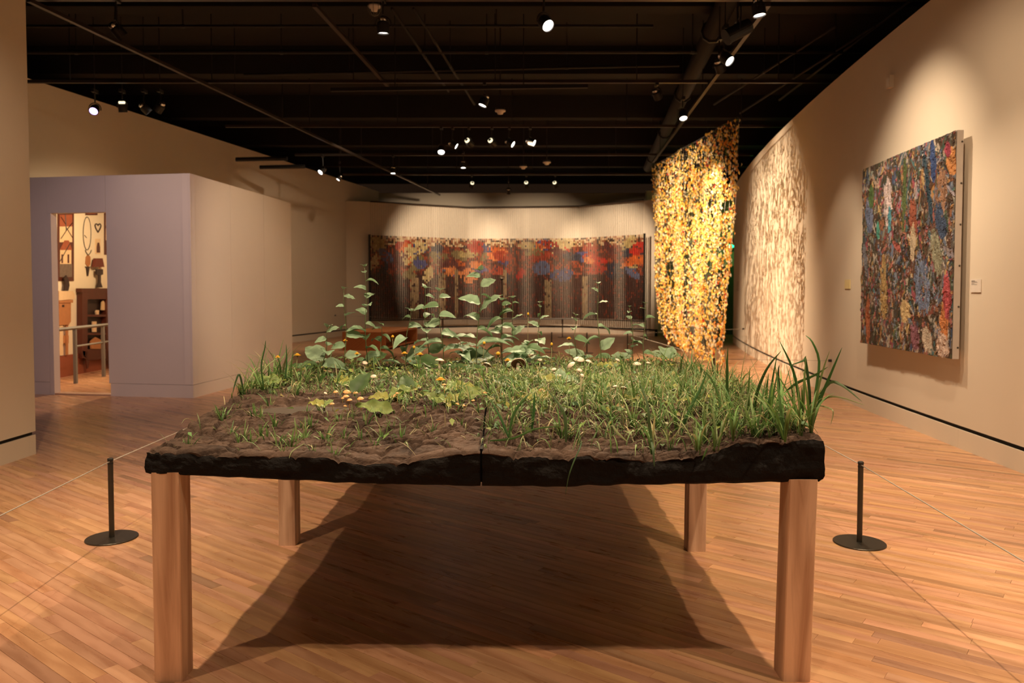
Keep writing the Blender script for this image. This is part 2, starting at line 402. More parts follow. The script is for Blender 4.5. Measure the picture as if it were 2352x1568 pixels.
for i, y in enumerate(rowy):
    x0, x1 = (-7.6, 5.0) if i < 2 else (-6.3+.45*i, 5.2+.1*i)
    bar('light_track', (x0, y, ZT), (x1, y, ZT), .05, .045, 'rail', f'{rl[i]} thin light track crossing the black ceiling from side to side', 'track', 'cross tracks', hang=2.2)
bar('light_track', atz(65, 0, 4.42), atz(1010, 448, 4.42), .05, .04, 'rail', 'long light track receding from the upper left corner', 'track', hang=3)
bar('light_track', atz(722, 12, 4.53), atz(890, 196, 4.53), .05, .04, 'rail', 'short slanting track joining the first two cross tracks', 'track')
bar('light_track', atz(1765, 10, 4.46), atz(1500, 372, 4.46), .05, .04, 'rail', 'light track running away above the yellow hanging', 'track', hang=3)
bar('light_track', at(760, 206, 11.2), at(1350, 198, 11.2), .05, .05, 'black', 'black double track just behind the second cross track', 'track', hang=2)
for k, (pa, pb, y1, r, lb) in enumerate([
    ((1690, -40), (1488, 385), (4.95, 4.95), .13, 'fat dark duct pipe receding above the hanging'),
    ((-60, 120), (2300, 118), (4.9, 4.9), .03, 'dark conduit crossing the ceiling behind the nearest spotlights'),
    ((60, 60), (1500, 60), (4.9, 4.9), .02, 'thin wavy conduit near the top of the picture'),
    ((560, 172), (1560, 150), (4.9, 4.9), .02, 'thin conduit in front of the second cross track'),
    ((900, 20), (1030, 210), (4.9, 4.9), .02, 'left one of two slanting conduits in the middle'),
    ((950, 20), (1090, 240), (4.9, 4.9), .02, 'right one of two slanting conduits in the middle'),
    ((1920, 60), (1640, 240), (4.9, 4.9), .02, 'slim pipe running diagonally beside the right wall'),
    ((2010, 60), (1700, 260), (4.9, 4.9), .02, 'outer slim pipe running diagonally beside the right wall'),
    ((2120, -20), (1790, 230), (4.9, 4.9), .02, 'outermost slim pipe closest to the right wall top')]):
    pipe(atz(*pa, y1[0]), atz(*pb, y1[1]), r, lb)
for i, y in enumerate([10.4, 13.6, 17.0, 20.2, 23.6]):
    mb = MB(); mb.box((-9, y, 5.12), (8.5, y+.28, 5.6)); o = mb.build('ceiling_beam', 'ceil', CEIL, col=False)
for i, (pa, pb, y) in enumerate((((542, 366), (660, 364), 17.0), ((597, 384), (700, 382), 18.0))):
    p, q = at(*pa, y), at(*pb, y); r = MB(); r.tube([p, q], .045, 8)
    tag(r.build('conduit_stub', 'black', col=False), ('upper' if i == 0 else 'lower')+' black pipe stub jutting from the dark ceiling over the tall left wall', 'pipe')
# ---- spotlights
def lamp(px, py, d, lens, aimv, label, s=1.0, ring=False, power=0, tgt=None, ang=50, col=WARM, track=ZT):
    c = at(px, py, d); a = Vector(aimv).normalized(); top = Vector((c.x, c.y, max(track, c.z+.12)))
    root = empty('track_spotlight', top, label, 'spotlight', 'track spotlights')
    L_ = .155*s; r = .056*s; o0 = c-a*L_*.5
    side = a.cross(Vector((0, 0, 1))); side = side.normalized() if side.length > .05 else Vector((1, 0, 0))
    m1 = MB(); m1.box((-.02*s, -.06*s, -.05), (.02*s, .06*s, 0), None, top); m1.tube([top, c+Vector((0, 0, r*1.35))-a*.02], .009*s, 8); 
    if min(abs(c.y-yy_) for yy_ in rowy) > .12: m1.tube([top, (top.x, top.y, 5.6)], .007, 6)
    m1.build('track_adapter', 'black', root, col=False)
    m2 = MB(); yk = []
    for t in range(-6, 7):
        th = t/6*math.pi/2*1.15; yk.append(c+side*math.sin(th)*r*1.3+Vector((0, 0, 1))*math.cos(th)*r*1.35)
    m2.tube(yk, .006*s, 6); m2.build('yoke', 'black', root, col=False)
    m3 = MB(); m3.lathe([(r*.30, 0), (r*.62, .02*s), (r*.66, .045*s), (r*.97, .06*s), (r, .075*s), (r, L_), (r*.9, L_), (r*.86, L_-.02*s)], o0, a, 20, cap0=True)
    hs_ = m3.build('housing', 'black', root, smooth=False, col=False)
    m4 = MB(); m4.lathe([(0.001, L_-.012*s), (r*.87, L_-.012*s)], o0, a, 20); m4.build('lens', lens, hs_, col=False)
    m5 = MB(); m5.lathe([(r*.5, .012*s), (r*.7, .014*s), (r*.74, .03*s), (r*.67, .045*s)], o0, a, 20)
    m5.build('rear_cap', 'ring' if ring else 'chrome', hs_, smooth=True, col=False)
    if power:
        spot('lamp_beam', o0+a*(L_+.015), tgt, power, ang, .7, col, .045, root)
    return root
lamp(268, 68, 8.4, 'lens_dim', (.5, .5, -.7), 'spotlight turned away beside the left end of the nearest track', 1.1, power=30, tgt=(-4.2, 11.5, 2), ang=60)
lamp(880, 57, 8.4, 'lens', (0, .12, -1), 'spotlight pointing straight down beside the caged sensor', 1.15, power=90, tgt=(-1.3, 9, 0), ang=70)
lamp(1250, 50, 8.3, 'lens', (.42, -.62, -.66), 'large lit spotlight at top centre tilted right towards the viewer', 1.25)
lamp(1742, 15, 7.9, 'lens', (.12, -.05, -1), 'spotlight cut by the top edge above the black barrel', 1.2, power=140, tgt=(4.1, 8.9, 1.0), ang=50, col=WALLW)
lamp(1665, 132, 9.3, 'lens', (.5, -.55, -.66), 'bright spotlight below the black barrel facing the painting', 1.2, power=120, tgt=(4.3, 10.3, 1.2), ang=46, col=WALLW)
lamp(1652, 150, 9.7, 'lens_dim', (.45, .5, -.7), 'spotlight hiding behind the brightest one on the right track', 1.1)
lamp(218, 250, 12.2, 'lens_violet', (.15, -.8, -.6), 'violet glowing spotlight over the partition room', 1.2)
lamp(281, 244, 12.2, 'lens_dim', (0, .25, -1), 'spotlight hanging straight down next to the violet one', 1.15, ring=True)
lamp(332, 248, 12.2, 'lens_dim', (.6, .35, -.7), 'unlit spotlight tilted right, third from the violet one', 1.15)
lamp(368, 245, 12.2, 'lens', (-.62, .15, -.75), 'spotlight tilted left at the end of the violet row', 1.2, power=60, tgt=(-6.4, 11, 1.2), ang=60)
lamp(1113, 230, 11.8, 'lens', (-.35, -.12, -.9), 'single lit spotlight below the second track near the centre', 1.2, power=120, tgt=(-2.4, 9.8, 0), ang=70)
lamp(1508, 215, 11.8, 'lens_dim', (.45, .5, -.7), 'spotlight turned away left of the duct pipe above the hanging', 1.15, power=520, tgt=(3.25, 13.8, .8), ang=60)
lamp(1568, 262, 12.7, 'lens', (.05, -.45, -.85), 'bright spotlight hanging right above the yellow hanging', 1.2, power=700, tgt=(3.2, 14.0, .5), ang=78)
R3 = 14.95
lamp(1014, 342, R3, 'lens', (0, -.62, -.8), 'broad bright spotlight at the left of the middle row', 1.25, power=110, tgt=(-1.5, 16, 0), ang=70)
lamp(1040, 331, R3, 'lens', (.85, -.15, -.5), 'narrow tilted spotlight just right of the broad bright one', 1.15)
lamp(1077, 327, R3, 'lens_dim', (.5, .6, -.5), 'dim spotlight facing away, third in the middle row', 1.15, ring=True, power=50, tgt=(-2, 22, 0), ang=70)
lamp(1130, 327, R3, 'lens_dim', (.5, .6, -.5), 'dim spotlight facing away, fourth in the middle row', 1.15, ring=True, power=60, tgt=(2, 22, 0), ang=70)
lamp(1170, 327, R3, 'lens', (.8, -.32, -.5), 'bright right tilted spotlight, fifth in the middle row', 1.2, power=2300, tgt=(3.6, 14.9, 2.0), ang=80)
lamp(1218, 325, R3, 'lens', (.85, -.34, -.38), 'bright right tilted spotlight ending the middle row', 1.2, power=350, tgt=(3.5, 15.6, 1.6), ang=60)
lamp(741, 391, 18, 'lens', (-.45, -.6, -.6), 'small bright spotlight over the tall left wall', 1.2)
lamp(780, 408, 18.9, 'lens', (-.5, -.3, -.8), 'tiny lit spotlight lowest by the tall left wall top', .9)
lamp(903, 390, 18, 'lens', (0, -.12, -1), 'downward spotlight left of centre on the fourth track', 1.15, power=260, tgt=(-3, 19.5, 0), ang=80)
lamp(1064, 377, 17.6, 'lens', (0, -.12, -1), 'downward spotlight under the middle row of six', 1.15, power=260, tgt=(0, 19.5, 0), ang=84)
lamp(1084, 424, 21.1, 'lens_dim', (-.2, .7, -.65), 'left one of three ring lit spotlights facing the back wall', 1.15, ring=True, power=1250, tgt=(-2.1, 26, 2.6), ang=54, col=WALLW)
lamp(1209, 423, 21.1, 'lens_dim', (.1, .7, -.65), 'middle one of three ring lit spotlights facing the back wall', 1.15, ring=True, power=1250, tgt=(.7, 26, 2.5), ang=54, col=WALLW)
lamp(1275, 423, 21.1, 'lens_dim', (.3, .7, -.65), 'right one of three ring lit spotlights facing the back wall', 1.15, ring=True, power=1250, tgt=(3.2, 25.3, 2.3), ang=54, col=WALLW)
lamp(1168, 438, 22.2, 'lens_dim', (0, .7, -.7), 'faint spotlight lowest in front of the back wall', 1.1)
# black barrel projector
c = at(1694, 72, 8.6); a = Vector((-.85, -.1, -.45)).normalized(); root = empty('barrel_projector', (c.x, c.y, ZT), 'black barrel shaped projector spotlight on the right track', 'spotlight')
mb = MB(); mb.lathe([(.05, -.16), (.075, -.15), (.08, -.1), (.08, .12), (.088, .125), (.088, .15), (.07, .15)], c, a, 22, cap0=True, cap1=True); mb.build('barrel', 'grey' if 0 else 'black', root, col=False)
mb = MB(); mb.tube([(c.x, c.y, 5.6), c], .012, 8); mb.tube([c+Vector((0, -.1, 0)), c+Vector((0, -.1, .12)), c+Vector((0, .1, .12)), c+Vector((0, .1, 0))], .007, 6); mb.build('yoke', 'black', root, col=False)
# caged sensor and ceiling domes
def dome(px, py, d, r, label, cage=False):
    c = at(px, py, d); root = empty('smoke_detector', c, label, 'smoke detector')
    mb = MB(); mb.lathe([(r, .02), (r, 0), (r*.6, -.012), (r*.5, -.04), (.001, -.05)], c, (0, 0, 1), 18, cap0=True); mb.build('dome', 'white', root, smooth=True, col=False)
    mb = MB(); mb.tube([c+Vector((0, 0, .02)), (c.x, c.y, 5.6)], .012, 6); mb.lathe([(r*.9, .06), (r*.9, .02)], c, (0, 0, 1), 12, cap0=True); mb.build('mount', 'black', root, col=False)
    if cage:
        mb = MB()
        for k in range(4):
            t = k*math.pi/4
            for sgn in (1, -1): mb.tube([c+Vector((sgn*math.cos(t)*rr, sgn*math.sin(t)*rr, zz)) for rr, zz in ((r*1.1, .03), (r*1.05, -.03), (r*.7, -.075), (0, -.1))], .003, 4)
        mb.build('cage', 'grey', root, col=False)
dome(860, 17, 8.9, .07, 'caged white sensor dome at the top left of centre', True)
dome(1149, 256, 12.6, .085, 'white smoke detector dome right of the centre spotlight')
dome(1202, 384, 18.2, .085, 'left one of two small far ceiling domes')
dome(1256, 374, 17.6, .09, 'right one of two small far ceiling domes')
# ================================================================ ART AND FURNITURE IN THE ROOM
def mkgrid(mb, P, nu, nv, colf=None, flip=False):
    idx = [[mb.vert(P(i/nu, j/nv), colf(i/nu, j/nv) if colf else None) for j in range(nv+1)] for i in range(nu+1)]
    for i in range(nu):
        for j in range(nv):
            q = (idx[i][j], idx[i+1][j], idx[i+1][j+1], idx[i][j+1]); mb.face(q[::-1] if flip else q)
    return idx
# ---- large painting on the right wall (thick layered abstract canvas)
def srgb(r, g, b): return tuple(((c/255)/12.92 if c/255 <= .04045 else ((c/255+.055)/1.055)**2.4) for c in (r, g, b))
W_, H_ = 300, 270
img = np.zeros((H_, W_, 3)); hgt = np.zeros((H_, W_))
yy, xx = np.mgrid[0:H_, 0:W_]
base = [(66, 48, 36), (84, 62, 44), (74, 68, 56), (92, 60, 42), (60, 64, 54)]
pal = [(98, 122, 160), (120, 140, 170), (70, 92, 120), (52, 84, 62), (88, 110, 60), (60, 76, 48), (180, 96, 40), (214, 140, 40), (226, 178, 76), (160, 60, 40), (198, 84, 72), (205, 170, 140), (222, 200, 170),
       (150, 118, 88), (176, 160, 176), (44, 120, 130), (40, 66, 116), (120, 66, 44), (84, 52, 36), (226, 212, 190), (190, 52, 80), (110, 96, 84), (150, 160, 140)]
pal = [tuple(int((q*.70+102*.30)*.92) for q in c) for c in pal]
img[:] = srgb(74, 58, 44)
for k in range(3300):
    cx, cy = rng.random()*W_, rng.random()*H_; big = rng.random()
    if k < 200: a, b = rng.uniform(12, 34), rng.uniform(5, 13)
    elif k < 1100: a, b = rng.uniform(5, 20), rng.uniform(1.6, 5)
    else: a, b = rng.uniform(1.2, 5), rng.uniform(.8, 2.2)
    th = math.pi/2+rng.normal(0, .45) if rng.random() < .75 else rng.uniform(0, math.pi)
    c = base[rng.integers(5)] if rng.random() < (.30 if k < 900 else .34) else pal[rng.integers(len(pal))]
    c = np.array(srgb(*c))*rng.uniform(.75, 1.2)
    R_ = int(a+4); x0, x1, y0, y1 = max(0, int(cx-R_)), min(W_, int(cx+R_)), max(0, int(cy-R_)), min(H_, int(cy+R_))
    if x1 <= x0 or y1 <= y0: continue
    X, Y = xx[y0:y1, x0:x1]-cx, yy[y0:y1, x0:x1]-cy
    u = X*math.cos(th)+Y*math.sin(th); v = -X*math.sin(th)+Y*math.cos(th); v = v+.18*b*np.sin(u*.6+cx)
    m = (u/a)**2+(v/b)**2 < 1-.35*rng.random(X.shape)
    st = .82+.36*rng.random(X.shape) if k > 400 else .8+.4*np.clip(np.sin(v*2.6+cy)*.5+.5+rng.normal(0, .2, X.shape), 0, 1)
    sub = img[y0:y1, x0:x1]; sub[m] = (c*st[..., None])[m]; hs = hgt[y0:y1, x0:x1]; hs[m] = hs[m]*.5+rng.uniform(.002, .010)*st[m]
# named colour areas seen in the photo: blue belly, orange column, dark upper right corner, teal slit, brown ear
def area(u, v, a, b, th, col, n=90, mix=.8):
    for k in range(n):
        rr = math.sqrt(rng.random()); ph = rng.random()*6.283; du, dv = a*rr*math.cos(ph), b*rr*math.sin(ph)
        cx = u*W_+du*math.cos(th)-dv*math.sin(th); cy = v*H_+du*math.sin(th)+dv*math.cos(th); c = np.array(srgb(*col))*rng.uniform(.5, 1.0)
        s = rng.uniform(2, 5); x0, x1, y0, y1 = max(0, int(cx-6)), min(W_, int(cx+6)), max(0, int(cy-6)), min(H_, int(cy+6))
        if x1 <= x0 or y1 <= y0: continue
        X, Y = xx[y0:y1, x0:x1]-cx, yy[y0:y1, x0:x1]-cy
        uu = X*math.cos(th)+Y*math.sin(th); vv = -X*math.sin(th)+Y*math.cos(th); m = ((uu/(s*1.6))**2+(vv/(s*.6))**2 < 1) & (rng.random(X.shape) < mix); img[y0:y1, x0:x1][m] = c
for args in [(.72, .66, 40, 22, 1.3, (110, 132, 172)), (.10, .27, 26, 14, 1.4, (104, 124, 166)), (.12, .17, 14, 10, 1.4, (84, 120, 62)), (.33, .23, 34, 14, 1.5, (196, 176, 176)), (.88, .27, 30, 16, 1.7, (168, 120, 84)),
             (.76, .22, 46, 4, 1.25, (40, 76, 96)), (.62, .36, 30, 10, 1.45, (170, 84, 52)), (.52, .22, 46, 5, 1.6, (90, 110, 56)), (.10, .86, 36, 9, 1.5, (188, 96, 40)), (.93, .86, 30, 9, 1.6, (222, 132, 36)),
             (.95, .72, 24, 8, 1.5, (196, 64, 76)), (.36, .32, 16, 4, 1.55, (52, 150, 170)), (.22, .37, 9, 4, 1.55, (60, 170, 150)), (.85, .52, 28, 12, 1.2, (150, 150, 120)), (.30, .68, 44, 12, 1.5, (196, 160, 84)),
             (.06, .52, 26, 6, 1.2, (120, 124, 136)), (.55, .80, 12, 14, 1.3, (224, 190, 120)), (.66, .92, 14, 12, 1.3, (150, 90, 110)), (.78, .93, 12, 12, 1, (214, 196, 170)), (.92, .95, 12, 14, 1, (220, 190, 170)),
             (.97, .13, 12, 12, 1, (206, 130, 34)), (.93, .07, 5, 5, 1, (180, 40, 80)), (.80, .09, 26, 7, 1.4, (44, 78, 140)), (.88, .38, 22, 12, 1.1, (60, 84, 120)), (.45, .47, 12, 3, .4, (200, 96, 84)), (.62, .46, 20, 7, 1.6, (212, 190, 150))]:
    area(*args, n=110)
lum = img.mean(axis=2, keepdims=True); img = img*.74+lum*.26
pa, pb, pc_, pd_ = at(1984, 383, 9.05), at(2198, 306, 6.85), at(1976, 785, 9.05), at(2192, 826, 6.85)
A = Vector((pa.x, pa.y)); B = Vector((pb.x, pb.y)); zt = (pa.z+pb.z)/2; zb = (pc_.z+pd_.z)/2
dirp = (B-A).normalized(); npn = Vector((-dirp.y, dirp.x)); npn = npn if npn.x < 0 else -npn
ptg = empty('abstract_painting', (A.x, A.y, zb), 'large thickly layered multicoloured abstract painting on the right wall', 'painting')
mb = MB()
def Pp(u, v):
    q = A.lerp(B, u); h = hgt[min(H_-1, int(v*(H_-1))), min(W_-1, int(u*(W_-1)))]; q = q+npn*h
    return (q.x, q.y, zt+(zb-zt)*v)
def Cp(u, v): return tuple(img[min(H_-1, int(v*(H_-1))), min(W_-1, int(u*(W_-1)))])
mkgrid(mb, Pp, 290, 262, Cp, flip=True)
mb.build('canvas', vcol('impasto_paint', .5, spec=.35), ptg, smooth=False)
mb = MB(); T_ = .055
def q3(p, z, off): q = p-npn*off; return (q.x, q.y, z)
mb.prism([q3(A, zb, .002), q3(B, zb, .002), q3(B, zt, .002), q3(A, zt, .002)], (-npn.x, -npn.y, 0), T_)
mb.build('stretcher_box', flat('grey_canvas_edge', (.42, .36, .31), .8, vary=.1, scale=8), ptg, col=False)
mb = MB(); mb.mi = 0
for z in np.linspace(zb+.1, zt-.1, 6):
    p = B-npn*.045+dirp*.002; mb.lathe([(.001, .004), (.008, .002), (.009, 0)], (p.x, p.y, z), (dirp.x, dirp.y, 0), 8)
mb.build('tack', 'steel', ptg, col=False)
# ---- labels and small wall fittings
def wall_plate(name, px0, py0, px1, py1, off, mat, label, cat, t=.006):
    pm = (px0+px1)/2; r = (pm-CX)/FPX; y = (r-math.sqrt(r*r-.02*3.74))/.01; p = Vector((rx(y), y)); tn = Vector((.01*y, 1)).normalized(); n = Vector((-tn.y, tn.x))
    n = n if n.x < 0 else -n
    P0 = (p.x+n.x*off, p.y+n.y*off, 1); nn = (n.x, n.y, 0)
    a, b, c, d = [on_plane(*q, P0, nn) for q in ((px0, py0), (px1, py0), (px1, py1), (px0, py1))]
    zt_, zb_ = (a.z+b.z)/2, (c.z+d.z)/2; x0, x1 = a.xy.lerp(d.xy, .5), b.xy.lerp(c.xy, .5)
    pts = [(x0.x, x0.y, zb_), (x1.x, x1.y, zb_), (x1.x, x1.y, zt_), (x0.x, x0.y, zt_)]
    mb = MB(); mb.prism(pts, (-n.x, -n.y, 0), t); o = mb.build(name, mat, None, col=False); tag(o, label, cat); return o, [Vector(q) for q in pts], Vector(nn)
o, pts, nn = wall_plate('wall_label', 2229, 641, 2252, 671, .008, 'white', 'white printed wall label right of the painting', 'label')
mb = MB()
for k, (ln, h) in enumerate(((.35, .012), (.55, .006), (.62, .006), (.30, .006), (.58, .006))):
    u0 = .1; v = .90-k*.075; a_ = pts[0].lerp(pts[1], u0)+(pts[3]-pts[0])*v; b_ = pts[0].lerp(pts[1], u0+ln)+(pts[3]-pts[0])*v
    mb.quad(a_+nn*.0006, b_+nn*.0006, b_+nn*.0006-Vector((0, 0, h*.6)), a_+nn*.0006-Vector((0, 0, h*.6)))
mb.build('printed_text', flat('grey_ink', (.25, .22, .2), .8), o, col=False)
wall_plate('wall_label', 1940, 642, 1952, 663, .01, flat('pale_yellow_card', (.72, .60, .30), .6, vary=.1), 'small yellowish label left of the painting', 'label', .008)
wall_plate('wall_label', 1692, 646, 1697, 668, .006, flat('cream_card', (.55, .45, .36), .7), 'narrow cream label at the far end of the right wall', 'label')
# round wall device high up
p = at(2026, 189, 8.55); q = Vector((rx(p.y), p.y, p.z)); root = empty('wall_sensor', q, 'small white sensor box high on the right wall', 'sensor')
mb = MB(); n = Vector((-1, .05, 0)); mb.prism([q+Vector((0, -.045, -.06)), q+Vector((0, .045, -.06)), q+Vector((0, .045, .05)), q+Vector((0, .02, .07)), q+Vector((0, -.045, .07))], n, .05); mb.build('cover', 'wall', root, col=False)
mb = MB(); mb.prism([q+Vector((-.051, -.03, -.04)), q+Vector((-.051, .02, -.04)), q+Vector((-.051, .02, .04)), q+Vector((-.051, -.03, .04))], n, .006); mb.build('window', 'white', root, col=False)
# ---- exit sign and door in the gap
p = at(1679, 566, 24.9); root = empty('exit_sign', p, 'green lit exit sign beyond the end of the right wall', 'exit sign')
mb = MB(); mb.box((-.10, 0, -.16), (.30, .05, .16), None, p); mb.box((.05, .05, -.03), (.15, .32, .03), None, p); mb.build('housing', 'black', root, col=False)
try:
    cu = bpy.data.curves.new('letters', 'FONT'); cu.body = 'EXIT'; cu.size = .17; cu.extrude = .003; cu.align_x = 'CENTER'; cu.align_y = 'CENTER'; cu.materials.append(emit('green_letters', (.02, 1.0, .35), 5))
    t = bpy.data.objects.new('letters', cu); COL.objects.link(t); me_ = bpy.data.meshes.new_from_object(t.evaluated_get(bpy.context.evaluated_depsgraph_get())); bpy.data.objects.remove(t); t = bpy.data.objects.new('letters', me_); COL.objects.link(t); t.location = p+Vector((.10, -.006, 0)); t.rotation_euler = (math.pi/2, 0, 0); t.parent = root; t.matrix_parent_inverse = root.matrix_world.inverted()
except Exception as e: print(e)
l = bpy.data.lights.new('exit_glow', 'POINT'); l.energy = 9; l.color = (.12, 1, .2); l.shadow_soft_size = .1; o = bpy.data.objects.new('exit_glow', l); COL.objects.link(o); o.location = p+Vector((.15, -.9, -.2))
mb = MB(); q = at(1662, 600, 25.15); mb.box((-.35, -.04, 0), (.6, .0, 2.2), None, (q.x, 25.19, 0)); dr_ = struct(mb.build('door_1', flat('dark_green_door', (.09, .11, .06), .5), col=False))
mb = MB(); mb.box((-.28, -.09, 1.0), (-.1, -.04, 1.03), None, (q.x+.3, 25.19, 0)); mb.build('door_handle', 'steel', dr_, col=False)
# ---- beaded spool curtain along the back wall
def plan_at(px, off=.30):
    d = ray(px, 737); d = Vector((d.x, d.y)); best = None
    for i in range(1, len(BW)):
        a, b = Vector(BW[i-1]), Vector(BW[i]); e = b-a; n_ = Vector((e.y, -e.x)).normalized(); a2 = a+n_*off; den = d.x*e.y-d.y*e.x
        if abs(den) < 1e-9: continue
        t = (a2.x*e.y-a2.y*e.x)/den; pnt = d*t; s = (pnt-a2).dot(e)/e.length_squared
        if (-.02 <= s <= 1.02) or (i == 1 and s < 0) or (i == len(BW)-1 and s > 1):
            if best is None or t < best[0]: best = (t, pnt)
    return best[1]
NC, NR = 152, 46; cz0, cz1 = .50, 3.14
CCOL = np.zeros((NR, NC, 3)); br = np.array(srgb(62, 30, 20))
for j in range(NR):
    for i in range(NC):
        v = j/(NR-1); nz_ = rng.normal(0, 1)
        c = np.array(srgb(58, 32, 26))*(1+.35*nz_*.6)
        if rng.random() < .12: c = np.array(srgb(120, 52, 34))
        if v < .10: c = np.array(srgb(*[(176, 140, 100), (60, 40, 30), (140, 84, 56), (200, 176, 140)][rng.integers(4)]))
        elif v < .45:
            c = np.array(srgb(*[(110, 50, 34), (80, 40, 30), (150, 70, 44), (64, 44, 40)][rng.integers(4)]))
        CCOL[j, i] = np.clip(c, .002, 1)
blobs = [(90, 46, 44), (160, 52, 36), (64, 66, 104), (78, 78, 120), (196, 96, 44), (190, 168, 120), (172, 150, 100), (176, 44, 32), (46, 46, 60), (200, 120, 70), (92, 96, 124), (150, 60, 40), (120, 104, 70)]
for k in range(74):
    ci, cj = rng.uniform(0, NC), rng.uniform(3, 21); ra, rb = rng.uniform(2.5, 7.5), rng.uniform(2, 5.5); sk = rng.uniform(-.7, .7); c = np.array(srgb(*blobs[rng.integers(len(blobs))]))
    J, I = np.mgrid[0:NR, 0:NC]; m = ((I-ci-sk*(J-cj))/ra)**2+((J-cj)/rb)**2 < 1-.4*rng.random((NR, NC)); m &= rng.random((NR, NC)) < .85; CCOL[m] = c*(.7+.5*rng.random((int(m.sum()), 1)))
for k, ci in enumerate((22, 38, 47, 74, 97, 118)):
    wd = (5, 4, 2, 2, 4, 3)[k]; m = np.zeros((NR, NC), bool); m[int(rng.uniform(18, 26)):, ci:ci+wd] = True; m &= rng.random((NR, NC)) < .86; CCOL[m] = np.array(srgb(150, 124, 92))*(.6+.5*rng.random((int(m.sum()), 1)))
cur = empty('spool_curtain', (0, 25.5, cz0), 'wide curtain of strung coloured thread spools hung along the back wall', 'curtain')
mb = MB(); mc = MB(); pxs = np.linspace(853, 1475, NC); hz = (cz1-cz0)/NR
for i in range(NC):
    p = plan_at(pxs[i]); x, y = p.x, p.y
    for j in range(NR):
        z1 = cz1-j*hz; z0 = z1-hz*.94; r = .0245; c = tuple(CCOL[j, i]); R0 = []
        for k in range(5):
            th = k*1.2566+.3; R0.append((mb.vert((x+r*math.cos(th), y+r*math.sin(th), z0), c), mb.vert((x+r*math.cos(th), y+r*math.sin(th), z1), c)))
        for k in range(5): a_, b_ = R0[k], R0[(k+1) % 5]; mb.face((a_[0], b_[0], b_[1], a_[1]))
        mb.face([q[1] for q in R0])
    mc.tube([(x, y, cz1), (x, y, 4.19)], .0035, 3, False)
o = mb.build('spool_strings', vcol('dyed_thread', .7, spec=.2), cur); o['kind'] = 'stuff'
o = mc.build('hanging_chains', 'rail', cur, col=False); o['kind'] = 'stuff'
mb = MB()
for z in (cz0-.03, 4.19): mb.tube([(plan_at(px).x, plan_at(px).y+.02, z) for px in (852, 1000, 1075, 1200, 1330, 1476)], .02, 8)
mb.build('support_rod', 'rail', cur, col=False)
for px in (850, 1479):
    p = plan_at(px); mb = MB(); mb.box((-.03, -.03, cz0-.06), (.03, .03, cz1+.02), None, (p.x, p.y, 0)); mb.build('end_post', 'black', cur, col=False)
# ---- glass viewing ball on a stand
p = floor_pt(1153, 830); c = at(1153, 637, p.y); root = empty('viewing_ball_stand', (p.x, p.y, 0), 'clear glass ball on a thin stand in front of the spool curtain', 'stand')
mb = MB(); mb.lathe([(math.sin(t)*.055+.0001, -math.cos(t)*.055) for t in np.linspace(0, math.pi, 12)], c, n=18)
gm, nt, b = new_mat('clear_glass'); b.inputs['Transmission Weight'].default_value = 1; b.inputs['Roughness'].default_value = .0; b.inputs['IOR'].default_value = 1.5; M['glass'] = gm
mb.build('glass_ball', 'glass', root, smooth=True, col=False)
mb = MB(); mb.tube([(p.x, p.y, .015), c-Vector((0, 0, .055))], .008, 8); mb.lathe([(.02, -.06), (.03, -.045)], c, n=12); mb.build('pole', 'steel', root, col=False)
mb = MB(); mb.lathe([(.16, 0), (.16, .012), (.02, .02)], (p.x, p.y, 0), n=24, cap1=True); mb.build('base', 'steel', root, col=False)
# ---- wooden bench
p0 = floor_pt(885, 806); bh = .44
e1 = (floor_pt(952, 790)-p0); e1.z = 0; e1 = e1.normalized(); e2 = Vector((-e1.y, e1.x, 0)); L1, L2 = 2.7, 1.05
bn = empty('wooden_bench', p0, 'low reddish wooden box bench in front of the back wall', 'bench')
def bbox(mb, a0, a1, b0, b1, z0, z1):
    R = Matrix((e1, e2, Vector((0, 0, 1)))).transposed(); mb.box((a0, b0, z0), (a1, b1, z1), R, p0, uvaxis=0)
mb = MB(); bbox(mb, 0, L1, 0, L2, bh-.05, bh); mb.build('seat', 'bench', bn)
for a0 in (0, L1-.05): mb = MB(); bbox(mb, a0, a0+.05, .0, L2, 0, bh-.051); mb.build('end_panel', 'bench', bn)
mb = MB(); bbox(mb, .051, L1-.051, L2*.5, L2*.5+.03, .0, bh-.051); mb.build('centre_panel', 'bench', bn)
mb = MB(); bbox(mb, .051, L1-.051, .04, L2-.04, .04, .07); mb.build('lower_shelf', 'bench', bn)
# ---- hanging of thousands of small yellow folded pieces
hg = empty('yellow_hanging', at(1600, 835, 14), 'tall hanging sheet of thousands of small yellow and multicoloured folded pieces', 'textile hanging')
tl, tr = at(1500, 385, 17.0), at(1693, 270, 12.4)
Lp = [(0, 1497, 385), (.10, 1504, 440), (.3, 1512, 530), (.5, 1514, 600), (.7, 1516, 680), (.85, 1524, 742), (1, 1545, 790)]
Rp = [(0, 1693, 270), (.12, 1687, 350), (.3, 1680, 430), (.5, 1667, 550), (.7, 1661, 660), (.85, 1657, 745), (1, 1655, 838)]
def lerp_tab(T, v):
    for a_, b_ in zip(T, T[1:]):
        if v <= b_[0]:
            t = (v-a_[0])/(b_[0]-a_[0]); return a_[1]+(b_[1]-a_[1])*t, a_[2]+(b_[2]-a_[2])*t
    return T[-1][1:]
def hang_pt(u, v):
    l = at(*lerp_tab(Lp, v), 17.0-.5*v); r = at(*lerp_tab(Rp, v), 12.4+.3*v); p = l.lerp(r, u)
    sag = .10*math.sin(u*math.pi)*(1-v)*0
    f = .09*math.sin(u*17+v*1.5)+.04*math.sin(u*41+2)+.05*math.sin(v*5+u*3)
    n_ = Vector(((r-l).y, -(r-l).x, 0)).normalized(); return p+n_*f*(.3+.7*v)-Vector((0, 0, sag))
